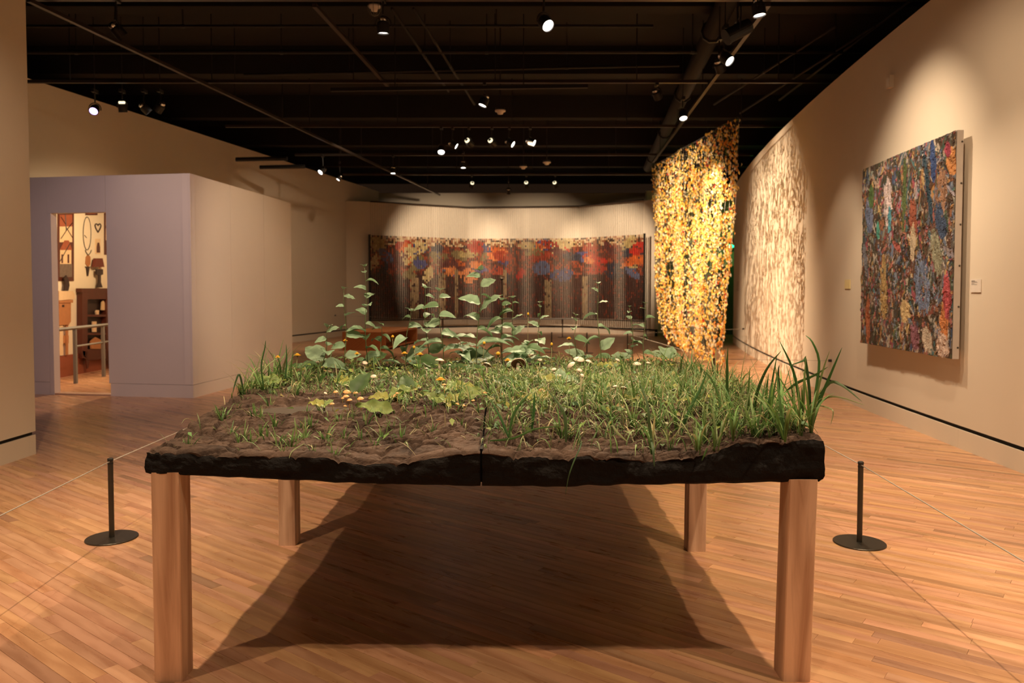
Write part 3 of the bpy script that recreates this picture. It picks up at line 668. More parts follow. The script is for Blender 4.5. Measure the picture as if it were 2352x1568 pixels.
hp = [(244, 204, 96), (252, 220, 120), (240, 188, 80), (250, 232, 168), (244, 226, 186), (238, 228, 210), (220, 150, 70), (90, 110, 60), (64, 72, 60), (190, 180, 150), (196, 60, 40), (180, 40, 60), (50, 44, 44), (214, 150, 60)]
hw = np.array([.16, .18, .07, .17, .14, .11, .03, .04, .03, .03, .02, .01, .02, .02]); hw /= hw.sum()
mb = MB(); NU, NV = 130, 140
for i in range(NU):
    for j in range(NV):
        u = (i+rng.uniform(-.1, 1.1))/NU; v = (j+rng.uniform(-.1, 1.1))/NV
        if rng.random() < .16: continue
        if noise.noise(Vector((u*62, v*21, 3)))+.35*noise.noise(Vector((u*20, v*8, 7))) > .13: continue
        if not (-.01 < u < 1.01 and 0 <= v < 1.01): continue
        p = hang_pt(u, v); s = rng.uniform(.013, .024); h = s*rng.uniform(1.1, 1.9)
        yaw = rng.uniform(-1.0, 1.0)+math.radians(100); d = Vector((math.cos(yaw), math.sin(yaw), 0)); n_ = Vector((-d.y, d.x, 0)); k = rng.choice(len(hp), p=hw)
        if u > .9 and rng.random() < .25: k = 6
        if v < .15 and rng.random() < .25: k = [7, 8, 6, 12][rng.integers(4)]
        c = tuple(np.array(srgb(*hp[k]))*rng.uniform(.8, 1.1)); p = p+n_*rng.normal(0, .02); tw = rng.uniform(-.01, .03)
        a_ = mb.vert(p-d*s+n_*tw, c); b_ = mb.vert(p+Vector((0, 0, h))+n_*.004, c); c_ = mb.vert(p+d*s+n_*tw, c); e_ = mb.vert(p-Vector((0, 0, h))+n_*rng.uniform(-.02, .02), c); m_ = mb.vert(p-n_*.012, c)
        mb.face((a_, m_, b_)); mb.face((m_, c_, b_)); mb.face((a_, e_, m_)); mb.face((m_, e_, c_))
o = mb.build('folded_pieces', vcol('waxed_paper', .45, transl=.28, spec=.4), hg); o['kind'] = 'stuff'
mb = MB()
for i in range(0, 41):
    mb.tube([hang_pt(i/40, v) for v in np.linspace(0, 1, 14)], .0016, 3, False)
for j in range(0, 30):
    mb.tube([hang_pt(u, j/30) for u in np.linspace(0, 1, 20)], .0012, 3, False)
o = mb.build('net_threads', 'cord', hg, col=False); o['kind'] = 'stuff'
mb = MB(); mb.tube([hang_pt(u, 0) for u in np.linspace(0, 1, 8)], .012, 6)
for u in (.02, .35, .68, .98): p = hang_pt(u, 0); mb.tube([p, (p.x, p.y, 5.6)], .002, 3)
mb.build('top_wire', 'black', hg, col=False)
# ---- rope barriers
def stanchion(x, y, label, group=None, h=.455, rb=.138, cat='stanchion'):
    r = empty('stanchion', (x, y, 0), label, cat, group or 'low rope barrier posts')
    mb = MB(); mb.lathe([(rb, 0), (rb, .006), (rb-.002, .008), (.02, .009)], (x, y, 0), n=40, cap1=True); mb.build('base_disc', 'steel', r, col=False)
    mb = MB(); mb.lathe([(.0145, .009), (.0145, h-.012)], (x, y, 0), n=20, cap1=True); mb.build('post', 'steel', r, smooth=False, col=False)
    mb = MB(); mb.lathe([(.0155, h-.03), (.0155, h-.022)], (x, y, 0), n=20); mb.lathe([(.0162, h-.010), (.0162, h), (.012, h+.003)], (x, y, 0), n=20, cap1=True); mb.build('cap', 'black', r, col=False)
    return Vector((x, y, h-.016))
def cord(a, b, label, sag=.0, r=.0028):
    a, b = Vector(a), Vector(b); mb = MB(); mb.tube([a.lerp(b, t)-Vector((0, 0, sag*4*t*(1-t))) for t in np.linspace(0, 1, 10)], r, 6)
    tag(mb.build('barrier_cord', 'cord', col=False, smooth=True), label, 'cord')
f = floor_pt(257, 1236); g = floor_pt(1974, 1247)
S1 = stanchion(f.x, f.y, 'dark low barrier post with round base left of the table')
S2 = stanchion(g.x, g.y, 'dark low barrier post with round base right of the table')
S3 = stanchion(-2.30, 7.55, 'barrier post hidden behind the left end of the grass table')
S4 = stanchion(2.02, 7.55, 'barrier post hidden behind the right end of the grass table')
S5 = stanchion(-2.05, 1.35, 'barrier post just outside the frame at lower left'); S6 = stanchion(1.72, 1.35, 'barrier post just outside the frame at lower right')
cord(S5, S1, 'pale elastic cord from the left post towards the lower left corner'); cord(S1, S3, 'pale elastic cord from the left post running behind the table')
cord(S6, S2, 'elastic cord from the right post towards the lower right corner'); cord(S2, S4, 'elastic cord from the right post running behind the table')
cord(S3, S4, 'elastic cord crossing behind the grass table')
# far barriers
pw = at(1913, 828, 10.5); pw = Vector((rx(pw.y)-.02, pw.y, pw.z)); P7 = stanchion(at(1640, 823, 11).x, 11, 'barrier post hidden by grass below the yellow hanging')
cord(pw, P7, 'thin cord from the right wall to the post below the hanging', r=.003)
mb = MB(); mb.lathe([(.018, -.02), (.018, .02)], pw, (1, 0, 0), 12, True, True); tag(mb.build('cord_anchor', 'black', col=False), 'small black cord anchor on the right wall under the painting edge', 'anchor')
pv = at(1708, 755, 18.2); pv = Vector((rx(pv.y)-.02, pv.y, pv.z)); P8 = stanchion(2.6, 17.6, 'barrier post hidden behind the yellow hanging')
cord(pv, P8, 'thin cord from the far right wall passing behind the hanging', r=.003); cord(P7, P8, 'thin cord alongside the yellow hanging', r=.003)
mb = MB(); mb.lathe([(.018, -.02), (.018, .02)], pv, (1, 0, 0), 12, True, True); tag(mb.build('cord_anchor', 'black', col=False), 'small black cord anchor at the far end of the right wall', 'anchor')
pl = Vector((-5.37, 23.75, .66)); F = []
for px, y, lb in ((1017, 23.6, 'far barrier post left of centre before the spool curtain'), (1292, 23.6, 'far barrier post right of centre before the spool curtain'), (1484, 22.6, 'far barrier post at the right end of the spool curtain')):
    q = at(px, 760, y); F.append(stanchion(q.x, q.y, lb, h=.56, rb=.15))
cord(pl, F[0], 'far cord from the tall left wall to the first far post', r=.004); cord(F[0], F[1], 'far cord between the two middle far posts', r=.004); cord(F[1], F[2], 'far cord ending right of the spool curtain', r=.004)
for px, y, lb in ((1267, 17.8, 'dark post standing nearer than the far barrier, right of centre'), (1348, 17.6, 'dark post nearer than the far barrier, farther right')):
    q = at(px, 760, y); F.append(stanchion(q.x, q.y, lb, h=.46, rb=.15))
cord(F[3], F[4], 'short far cord between the two nearer dark posts', r=.003)
mb = MB(); mb.lathe([(.02, -.03), (.02, .03)], pl, (1, 0, 0), 12, True, True); tag(mb.build('cord_anchor', 'black', col=False), 'small black cord anchor on the tall left wall', 'anchor')
# ---- things seen through the doorway (on and against the inner wall)
def S(px, py, dx=0.0): return atx(px, py, IX+dx*.25)
def shape(name, pts, dx, t, mat, parent, col=False):
    """polygon of pixels lying on the plane IX+dx, thickness t towards the room"""
    mb = MB(); P_ = [S(px, py, dx) for px, py in pts]; mb.prism(P_, (-1, 0, 0), t*.25); return mb.build(name, mat, parent, col=col)
def rect(x0, y0, x1, y1): return [(x0, y0), (x1, y0), (x1, y1), (x0, y1)]
DK = flat('dark_mahogany', (.085, .018, .008), .4, vary=.25, scale=9); RB = flat('orange_brown_wood', (.42, .17, .06), .5, vary=.2, scale=12); CR = flat('cream_paint', (.72, .50, .28), .6, vary=.1); DB = flat('near_black_brown', (.03, .014, .01), .5); RD = flat('brick_red', (.30, .075, .03), .6, vary=.3)
fr = empty('framed_picture', S(135, 640), 'tall dark framed picture of pale houses under red sky, seen through doorway', 'picture')
shape('frame', rect(133, 487, 170, 645), .05, .045, DK, fr); shape('sky', rect(137, 493, 166, 520), .056, .004, RD, fr); shape('field', rect(137, 520, 166, 556), .056, .004, CR, fr); shape('house_roof', [(137, 574), (148, 552), (158, 552), (166, 574)], .058, .004, RD, fr); shape('house_wall', rect(138, 574, 164, 606), .058, .004, CR, fr)
for x in (141, 155): shape('house_window', rect(x, 584, x+4, 604), .062, .003, DK, fr)
shape('ground', rect(137, 606, 166, 636), .056, .004, flat('grey_brown_paint', (.16, .11, .08), .6, vary=.4, scale=20), fr)
mb = MB()
for a_, b_ in (((150, 492), (152, 530)), ((152, 530), (140, 548)), ((152, 530), (166, 512)), ((151, 515), (140, 498)), ((152, 522), (166, 545)), ((138, 600), (160, 560))): mb.tube([S(*a_, .064), S(*b_, .064)], .008, 4)
mb.build('painted_branches', DB, fr, col=False)
mt = empty('mantel_shelf', S(150, 860), 'pale wooden mantel stand left of the cabinet inside the doorway', 'mantel')
shape('top_board', [(136, 668), (168, 668), (172, 676), (172, 686), (136, 690)], .34, .30, CR, mt); shape('moulding', rect(136, 688, 168, 695), .31, .28, RB, mt)
shape('body', [(136, 695), (163, 695), (163, 738), (158, 746), (136, 746)], .26, .24, RB, mt); shape('left_post', rect(137, 746, 145, 815), .2, .05, CR, mt); shape('right_post', rect(152, 746, 157, 815), .2, .05, RB, mt); shape('cross_board', rect(137, 770, 158, 788), .16, .05, RB, mt)
shape('knob', rect(143, 700, 148, 705), .27, .01, DB, mt)
o = shape('carved_figurine', [(148, 669), (150, 650), (148, 638), (153, 632), (158, 642), (160, 655), (157, 669)], .24, .08, DB, None); tag(o, 'small dark carved figurine standing on the mantel inside the doorway', 'figurine')
o_ = empty('rope_loop', S(200, 540), 'long thin loop of cord hanging on the cream inner wall', 'rope'); mb = MB()
mb.tube([S(200+9*math.cos(t), 536+38*math.sin(t), .02) for t in np.linspace(0, 6.28, 24)], .007, 5); mb.tube([S(194, 540, .02), S(199, 546, .02)], .006, 5); mb.build('cord_loop', DB, o_, col=False)
o_ = empty('owl_plaque', S(202, 600), 'horned oval plaque hanging below the cord loop', 'plaque'); shape('plaque_body', [(198, 590), (203, 584), (208, 590), (208, 606), (203, 614), (197, 606)], .05, .04, RB, o_)
mb = MB()
for s_ in (-1, 1): mb.tube([S(203, 586, .05), S(203+s_*5, 580, .05), S(203+s_*7, 574, .05)], .006, 5)
mb.build('horn', DB, o_, col=False); shape('shelf_bracket', [(196, 612), (208, 612), (206, 616), (203, 634), (201, 634), (199, 616)], .07, .05, DB, o_)
o_ = empty('heart_ornament', S(225, 520), 'open heart shaped ornament on the cream inner wall', 'ornament'); mb = MB()
mb.tube([S(225+5.5*math.sin(t)**3*1.2, 522-(9*math.cos(t)-4*math.cos(2*t)-1.4*math.cos(3*t)), .03) for t in np.linspace(0, 6.28, 26)], .012, 5); mb.build('heart_outline', DB, o_, col=False)
o_ = empty('small_portrait', S(225, 565), 'small pale portrait picture above the lampshade', 'picture'); shape('backing', rect(219, 548, 231, 583), .03, .025, CR, o_); shape('sitter', [(222, 580), (222, 566), (224, 557), (228, 557), (230, 568), (230, 580)], .034, .004, DK, o_)
o_ = empty('top_picture', S(210, 490), 'picture frame cut off by the top of the doorway', 'picture'); shape('frame', rect(197, 480, 224, 494), .04, .035, DK, o_); shape('print', rect(201, 480, 219, 491), .043, .003, RD, o_)
o_ = empty('side_picture', S(246, 530), 'tall dark framed picture at the right edge of the doorway', 'picture'); shape('frame', rect(240, 487, 262, 585), .04, .035, DK, o_); shape('print', rect(243, 492, 258, 518), .043, .003, CR, o_); shape('print', rect(243, 524, 258, 552), .043, .003, CR, o_)
cb = empty('display_cabinet', S(222, 850), 'dark red brown cabinet with open shelves inside the doorway', 'cabinet')
shape('top_board', rect(188, 662, 262, 671), .42, .40, DK, cb); shape('left_stile', rect(189, 671, 201, 822), .40, .36, DK, cb); shape('right_stile', rect(244, 671, 262, 828), .40, .36, DK, cb)
shape('back_panel', rect(200, 671, 246, 812), .06, .03, DB, cb)
for y_ in (671, 722, 764, 802): shape('shelf', rect(200, y_, 246, y_+(16 if y_ == 671 else 5)), .39, .33, DK, cb)
shape('apron', [(190, 806), (262, 806), (262, 822), (204, 827), (192, 822)], .40, .05, DK, cb); shape('foot', [(197, 822), (206, 822), (203, 846), (200, 846)], .38, .05, DK, cb); shape('foot', [(250, 822), (260, 822), (256, 848), (253, 848)], .38, .05, DK, cb)
for nm, lb, pts, m_ in (('shelf_vase', 'pale figure on the top shelf of the cabinet', [(234, 712), (235, 694), (238, 690), (241, 696), (241, 712)], CR), ('shelf_bowl', 'small glinting bowl on the top shelf of the cabinet', [(221, 716), (223, 712), (228, 712), (227, 722), (222, 722)], CR),
                        ('shelf_card', 'pale card on the middle cabinet shelf', rect(214, 738, 222, 762), CR), ('book_stack', 'stack of pale books on the bottom cabinet shelf', [(210, 801), (209, 784), (220, 774), (232, 780), (232, 801)], RB)):
    o = shape(nm, pts, .30, .1, m_, None); tag(o, lb+' inside the doorway' if 'doorway' not in lb else lb, 'ornament' if nm != 'book_stack' else 'books')
lp = empty('table_lamp', S(229, 661, .3), 'small table lamp with dark red shade on the cabinet', 'lamp')
shape('lamp_shade', [(221, 593), (236, 593), (240, 613), (217, 613)], .36, .2, flat('dark_red_shade', (.14, .03, .015), .7), lp); shape('lamp_base', [(222, 618), (237, 618), (237, 630), (232, 632), (232, 648), (236, 660), (224, 660), (227, 648), (227, 632), (222, 630)], .32, .1, DB, lp); shape('lamp_stem', rect(228, 613, 230, 618), .28, .03, RB, lp)
rl_ = empty('safety_rail', floor_pt(172, 892), 'grey metal safety railing across the inside of the doorway', 'railing')
ga, gb = at(121, 758, 11.15), at(262, 744, 13.2); zz = (ga.z+gb.z)/2; ga.z = gb.z = zz
def onr(px):
    d = ray(px, 800); e = gb-ga; den = d.x*e.y-d.y*e.x; t = (ga.x*e.y-ga.y*e.x)/den; return Vector((d.x*t, d.y*t))
mb = MB(); mb.tube([ga, gb], .026, 4); mb.build('top_rail', 'grey', rl_, col=False)
m1_, m2_ = onr(175), onr(262); mb = MB(); mb.tube([(m1_.x, m1_.y, zz-.28), (m2_.x, m2_.y, zz-.28)], .016, 4); mb.build('middle_rail', 'grey', rl_, col=False)
for px in (172.5, 237): q = onr(px); mb = MB(); mb.box((-.022, -.022, 0), (.022, .022, zz-.02), None, (q.x, q.y, 0)); mb.build('rail_post', 'grey', rl_, col=False)
# ================================================================ THE TABLE OF EARTH AND GRASS
YF, YB, XL, XR = 2.765, 5.15, -1.298, 1.105
def tab(T, px_of, x, y, k):
    px = CX+x/y*FPX
    for a, b in zip(T, T[1:]):
        if px <= b[0]: t = max(0, (px-a[0])/(b[0]-a[0])); return at(px, a[1]+(b[1]-a[1])*t, y).z
    return at(px, T[-1][1], y).z
FE = [(335, 1037), (450, 1043), (600, 1047), (700, 1050), (860, 1064), (1000, 1052), (1105, 1042), (1250, 1042), (1400, 1052), (1560, 1055), (1640, 1044), (1700, 1016), (1893, 1004)]
UE = [(330, 1088), (600, 1101), (860, 1112), (1110, 1118), (1400, 1116), (1888, 1106)]
xs_ = np.linspace(XL, XR, 81); FZ = np.array([tab(FE, None, x, YF, 0) for x in xs_])+.014; UZ = np.array([tab(UE, None, x, YF, 0) for x in xs_])
def under(x): return float(np.interp(x, xs_, UZ))
def sm(t): t = max(0., min(1., t)); return t*t*(3-2*t)
PUD = floor_pt(0, 0) if 0 else atz(705, 941, .885)
def pud(x, y): return ((x-PUD.x)/.19)**2+((y-PUD.y)/.10)**2
def soil_base(x, y):
    e = float(np.interp(x, xs_, FZ)); inner = .905+.02*sm((x+1.2)/1.2)+.015*sm((y-3.2)/1.0)
    s = sm((y-YF)/.55); h = e+(inner-e)*s
    h += .020*noise.noise(Vector((x*2.1, y*2.1, 3)))*sm((y-YF)/.2)+.012*noise.noise(Vector((x*6, y*6, 8)))
    if x < -.3 and y < 3.5: h -= .012*sm((-.3-x)/.4)*sm((y-YF)/.2)
    return h
def soil(x, y, fine=False):
    h = soil_base(x, y)
    d = pud(x, y)
    if fine:
        w_ = noise.noise_vector(Vector((x*5, y*5, 1)))*.5
        w_ += noise.noise_vector(Vector((x*1.7, y*2.3, 6)))*1.6; p = Vector((x*7.0+w_.x*1.5, y*15+w_.y*2.2, 0)); dd, pp = noise.voronoi(p); c = noise.cell(pp[0]*3.7)
        c2 = noise.noise(pp[0]*1.7)
        d2, p2 = noise.voronoi(Vector((x*19+w_.x*2, y*44+w_.y*3, 7))); k2 = max(0, noise.noise(Vector((x*3, y*4, 12)))+.35)
        g = (c2*.013-.026*math.exp(-(dd[1]-dd[0])*20)+noise.noise(p2[0]*1.3)*.012*k2-.014*k2*math.exp(-(d2[1]-d2[0])*14)+.004*noise.noise(Vector((x*45, y*70, 2)))+.008*noise.fractal(Vector((x*14, y*24, 5)), 1, 2, 4))
        h += g*sm((d-.8)/.8)*(.45+.55*sm((y-YF)/.12))
    if d < 1.6: h = h+(min(h, .882)-h)*sm((1.6-d)/.7)
    return h
m, nt, b = new_mat('dry_earth'); L = nt.links
tc = N(nt, 'ShaderNodeTexCoord'); n1 = N(nt, 'ShaderNodeTexNoise', Scale=9.0, Detail=8.0, Roughness=.65); L.new(tc.outputs['Object'], n1.inputs['Vector'])
cr = N(nt, 'ShaderNodeValToRGB'); e0, e1_ = cr.color_ramp.elements; e0.position = .3; e1_.position = .72; e0.color = (.032, .020, .014, 1); e1_.color = (.135, .083, .057, 1)
L.new(n1.outputs[0], cr.inputs[0]); L.new(cr.outputs[0], b.inputs['Base Color']); b.inputs['Roughness'].default_value = .85; b.inputs['Specular IOR Level'].default_value = .25
n2 = N(nt, 'ShaderNodeTexNoise', Scale=70.0, Detail=6.0, Roughness=.7); L.new(tc.outputs['Object'], n2.inputs['Vector'])
bp = N(nt, 'ShaderNodeBump', Strength=.7, Distance=.006); L.new(n2.outputs[0], bp.inputs['Height']); L.new(bp.outputs[0], b.inputs['Normal']); M['earth'] = m
m, nt, b = new_mat('black_earth_edge'); L = nt.links
b.inputs['Base Color'].default_value = (.0065, .0045, .0035, 1); b.inputs['Roughness'].default_value = .7; b.inputs['Specular IOR Level'].default_value = .18
tc = N(nt, 'ShaderNodeTexCoord'); n2 = N(nt, 'ShaderNodeTexNoise', Scale=38.0, Detail=8.0, Roughness=.7); L.new(tc.outputs['Object'], n2.inputs['Vector'])
bp = N(nt, 'ShaderNodeBump', Strength=.8, Distance=.012); L.new(n2.outputs[0], bp.inputs['Height']); L.new(bp.outputs[0], b.inputs['Normal']); M['edge'] = m
TBL = empty('grass_table', (0, 3.7, 0), 'table of black edged earth planted with grass on four square timber legs', 'table')
def soil_block(x0, x1):
    mb = MB(); nx = int((x1-x0)/.0085); ny = 270
    def ez(x, y):
        z = soil(x, y, True); d = min(y-YF, YB-y, (x-x0 if x0 < XL+.01 else 9), (x1-x if x1 > XR-.01 else 9), (x-x0)*1.6+.006, (x1-x)*1.6+.006)
        if d < .022: z -= .016*(1-max(0, d)/.022)**2
        return z
    X = [x0+(x1-x0)*i/nx for i in range(nx+1)]; Yv = [YF+(YB-YF)*(j/ny)**1.25 for j in range(ny+1)]
    def jit(x, y): return Vector((.010*noise.noise(Vector((x*5, y*5, 0)))+.004*noise.noise(Vector((x*22, y*22, 0))),)*1+(.012*noise.noise(Vector((x*4, y*4, 9)))+.005*noise.noise(Vector((x*20, y*20, 9))), 0))
    T = [[None]*(ny+1) for _ in range(nx+1)]
    for i, x in enumerate(X):
        for j, y in enumerate(Yv):
            xx_, yy_ = x, y
            if j == 0: yy_ += jit(x, 0).y
            if i == 0 and x0 < -1: xx_ += jit(0, y).x
            if i == nx and x1 > 1: xx_ += jit(5, y).x
            T[i][j] = mb.vert((xx_, yy_, ez(x, y)))
    for i in range(nx):
        for j in range(ny): mb.face((T[i][j], T[i+1][j], T[i+1][j+1], T[i][j+1]))
    # side walls
    mb.mi = 1; per = [(i, 0) for i in range(nx)]+[(nx, j) for j in range(0, ny, 1)]+[(i, ny) for i in range(nx, 0, -1)]+[(0, j) for j in range(ny, 0, -1)]
    NZ = 12; prev = [T[i][j] for i, j in per]; tops = [Vector(mb.v[k]) for k in prev]
    for k in range(1, NZ+1):
        t = k/NZ; row = []
        for q, (i, j) in enumerate(per):
            p = tops[q]; zu = under(p.x)+.004*noise.noise(Vector((p.x*13, p.y*13, 4))); z = p.z+(zu-p.z)*t
            n_ = Vector((0, 0, 0)); sx = -1 if i == 0 else (1 if i == nx else 0); sy = -1 if j == 0 else (1 if j == ny else 0)
            inner = (i == 0 and x0 > -1) or (i == nx and x1 < 1)
            amp = .011*noise.fractal(Vector((p.x*9, p.y*9, z*14)), 1, 2, 4)+.006*math.sin(t*math.pi)
            if t > .93: amp -= .010
            n_ = Vector((0 if inner else sx*amp, sy*amp, 0)); row.append(mb.vert((p.x+n_.x, p.y+n_.y, z)))
        for q in range(len(per)):
            r = (q+1) % len(per); mb.face((prev[q], row[q], row[r], prev[r]))
        prev = row
    mb.face(prev[::-1] if False else prev)
    return mb.build('soil_block', ['earth', 'edge'], TBL, smooth=False, col=False)
XS = at(1105, 1060, YF).x
soil_block(XL, XS-.0035); soil_block(XS+.0035, XR)
mb = MB(); mb.box((XS-.005, YF+.02, .715), (XS+.005, YB-.01, .835)); mb.build('seam_light_stop', 'edge', TBL, col=False)  # filler added inside the seam to stop light leaking onto the floor
mb = MB(); ring = []
c0 = mb.vert((PUD.x, PUD.y, .8845))
for k in range(36):
    t = k/36*2*math.pi; rr = 1.08+.10*noise.noise(Vector((math.cos(t)*2, math.sin(t)*2, 0))); ring.append(mb.vert((PUD.x+.19*rr*math.cos(t), PUD.y+.10*rr*math.sin(t), .8845)))
for k in range(36): mb.face((c0, ring[k], ring[(k+1) % 36]))
mb.build('puddle', flat('grey_mud', (.085, .068, .055), .35, vary=.2, scale=30), TBL, col=False)
# legs
def leg(xa, xb, ya, yb, ztop, lean=0):
    mb = MB(); mb.col = random.choice([(1, 1, 1), (.96, .95, .93), (1.03, 1.0, .97)]); u0 = random.random()*9
    B_ = [(xa-lean, ya), (xb-lean, ya), (xb-lean, yb), (xa-lean, yb)]; T2 = [(xa, ya), (xb, ya), (xb, yb), (xa, yb)]; c = .0035
    def ringv(pts, z): 
        o = []
        for k in range(4):
            p = Vector(pts[k]); a_ = (Vector(pts[k-1])-p).normalized()*c; b_ = (Vector(pts[(k+1) % 4])-p).normalized()*c; o += [mb.vert((*(p+a_), z)), mb.vert((*(p+b_), z))]
        return o
    lo, hi = ringv(B_, 0), ringv(T2, ztop); per = 0
    for k in range(8):
        r = (k+1) % 8; w_ = .098 if k % 2 else .005; v0, v1 = per+u0, per+w_+u0; per += w_
        mb.face((lo[k], lo[r], hi[r], hi[k]), [(0+u0, v0), (0+u0, v1), (ztop+u0, v1), (ztop+u0, v0)])
    mb.face(lo[::-1]); mb.face(hi); return mb.build('leg', 'fir', TBL)
yf = floor_pt(384, 1566).y; LW = .100
xa = at(350, 1330, yf).x; leg(xa, xa+LW, yf, yf+LW, under(xa+.05)+.01)
xr = at(1879, 1112, yf).x; leg(xr-LW, xr, yf, yf+LW, under(xr-.05)+.01, .016)
yb1 = floor_pt(660, 1253).y; xa = at(639, 1180, yb1).x; leg(xa, xa+.094, yb1, yb1+LW, under(xa+.05)+.01)
yb2 = floor_pt(1600, 1267).y; xr = at(1625, 1190, yb2).x; leg(xr-.098, xr, yb2, yb2+LW, under(xr-.05)+.01, .006)

# ================================================================ PLANTS
M['grass'] = vcol('grass_blade', .5, transl=.30, spec=.35, mottle=.12, bscale=60)
M['leaf'] = vcol('soft_leaf', .55, transl=.22, spec=.3, mottle=.22, bscale=45)
M['stem'] = flat('green_stem', (.10, .13, .045), .5)
GR = [(.095, .185, .045), (.12, .23, .055), (.075, .155, .042), (.16, .25, .08), (.21, .27, .11)]
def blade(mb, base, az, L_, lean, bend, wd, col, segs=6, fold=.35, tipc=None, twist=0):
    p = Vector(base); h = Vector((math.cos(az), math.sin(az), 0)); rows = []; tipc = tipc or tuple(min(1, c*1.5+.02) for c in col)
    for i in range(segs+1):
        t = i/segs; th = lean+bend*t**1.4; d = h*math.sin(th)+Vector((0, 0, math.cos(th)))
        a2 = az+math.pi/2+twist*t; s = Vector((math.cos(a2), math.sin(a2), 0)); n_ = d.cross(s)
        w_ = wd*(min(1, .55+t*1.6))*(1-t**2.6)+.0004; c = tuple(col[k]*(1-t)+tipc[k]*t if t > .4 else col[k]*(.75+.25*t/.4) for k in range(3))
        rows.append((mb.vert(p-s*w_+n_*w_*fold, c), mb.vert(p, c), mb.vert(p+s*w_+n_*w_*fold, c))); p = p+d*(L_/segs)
    for a_, b_ in zip(rows, rows[1:]):
        mb.face((a_[0], a_[1], b_[1], b_[0])); mb.face((a_[1], a_[2], b_[2], b_[1]))
def gcol(): c = random.choice(GR); k = random.uniform(.75, 1.2); return tuple(q*k for q in c)
STRAW = (.40, .33, .17)
# templates of coarse tufts: height 1 unit = .25 m
def make_tuft(nb, spread, lean, bend, wd, L_=.25):
    r = empty('grass_tuft', (0, 0, 0))
    for k in range(nb):
        mb = MB(); az = random.uniform(0, 6.28); rr = random.random()*spread
        col = gcol(); tc_ = STRAW if random.random() < .15 else None
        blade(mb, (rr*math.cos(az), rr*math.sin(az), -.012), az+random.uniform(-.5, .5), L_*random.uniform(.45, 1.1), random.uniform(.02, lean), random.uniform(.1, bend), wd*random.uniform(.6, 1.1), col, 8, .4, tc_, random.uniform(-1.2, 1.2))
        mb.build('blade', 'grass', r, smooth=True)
    return r
tall_T = [make_tuft(random.randint(7, 9), .018, .40, 2.1, .0052) for _ in range(6)]
mid_T = [make_tuft(random.randint(6, 8), .016, .6, 2.1, .0036, .16) for _ in range(6)]
small_T = [make_tuft(random.randint(7, 9), .012, .9, 1.2, .0022, .06) for _ in range(4)]
used = set()
MARKS = [(470, 'near the front left corner'), (560, 'along the left edge'), (640, 'left of the puddle'), (700, 'level with the left dandelions'), (765, 'in line with the slim weed'), (835, 'in line with the tan mushroom cluster'), (900, 'below the bench'), (960, 'below the paired dandelions'), (1015, 'in line with the nearest dandelion'),
         (1075, 'just left of the seam'), (1135, 'at the seam'), (1195, 'right of the seam'), (1255, 'below the glass ball side of the curtain'), (1320, 'below the large brown mushroom cap'), (1385, 'under the cream mushroom group'), (1450, 'in line with the round cream mushroom'), (1510, 'below the right end of the curtain'), (1570, 'below the left side of the hanging'),
         (1630, 'below the middle of the hanging'), (1690, 'below the right side of the hanging'), (1750, 'right of the hanging'), (1810, 'left of the corner clump'), (3000, 'at the right front corner')]
def place(T, x, y, s, label, group, tilt=.0):
    px = CX+x/y*FPX; mk_ = next(m_ for e_, m_ in MARKS if px < e_)
    row = 'front edge' if y < 3.0 else 'second row' if y < 3.35 else 'middle rows' if y < 4.0 else 'far rows'
    label = label % (mk_, row)
    k = random.randrange(len(T)); o = T[k]
    if id(o) in used: o = copy_tree(o)
    else: used.add(id(o))
    o.rotation_euler = (random.uniform(-tilt, tilt), random.uniform(-tilt, tilt), random.uniform(0, 6.28)); o.location = (x, y, soil_base(x, y)-.004); o.scale = (s, s, s)
    tag(o, label, 'grass tuft', group); return o
def on_soil(px, py):
    d = ray(px, py); z = .92
    for _ in range(8):
        p = CO+d*((z-CH)/d.z)
        z = soil_base(min(XR, max(XL, p.x)), min(YB, max(YF, p.y)))
    return min(XR-.02, max(XL+.02, p.x)), min(YB-.02, max(YF+.015, p.y))
def on_off(px, py, off):
    d = ray(px, py); z = .92
    for _ in range(8):
        p = CO+d*((z+off-CH)/d.z) if d.z < -.01 else CO+d*(YB/d.y)
        z = soil_base(min(XR, max(XL, p.x)), min(YB, max(YF, p.y)))
    return min(XR-.02, max(XL+.02, p.x)), min(YB-.04, max(YF+.03, p.y))
TG, TL_ = 'broad bladed tall tufts', 'tall broad bladed green grass tuft %s, %s'
for px, py, s in [(1183, 1005, .62), (1290, 1018, .62), (1306, 1015, .55), (1232, 985, .6), (1400, 1010, .62), (1452, 1012, .75), (1500, 1040, .85), (1512, 1020, .7), (1555, 1015, .75), (1610, 1040, .85), (1620, 1020, .8), (1660, 1038, .85),
                  (1642, 1010, .8), (1700, 1020, .9), (1705, 995, .85), (1735, 1000, 1.0), (1765, 985, 1.0), (1800, 1002, 1.15), (1842, 1000, .9), (1862, 992, 1.25), (1850, 980, 1.15), (1825, 975, 1.1), (1780, 968, 1.0), (1688, 975, .9), (1600, 985, .85),
                  (1560, 975, .8), (1500, 985, .75), (1462, 985, .75), (1425, 975, .65), (1380, 985, .6), (1340, 990, .55), (1655, 960, .85), (1720, 950, .9), (1760, 940, .95), (1570, 950, .75), (1480, 950, .7), (1180, 975, .5), (1125, 1000, .45), (1540, 1035, .6), (1585, 1000, .8)]:
    x, y = on_soil(px, py); place(tall_T, x, y, s, TL_, TG)
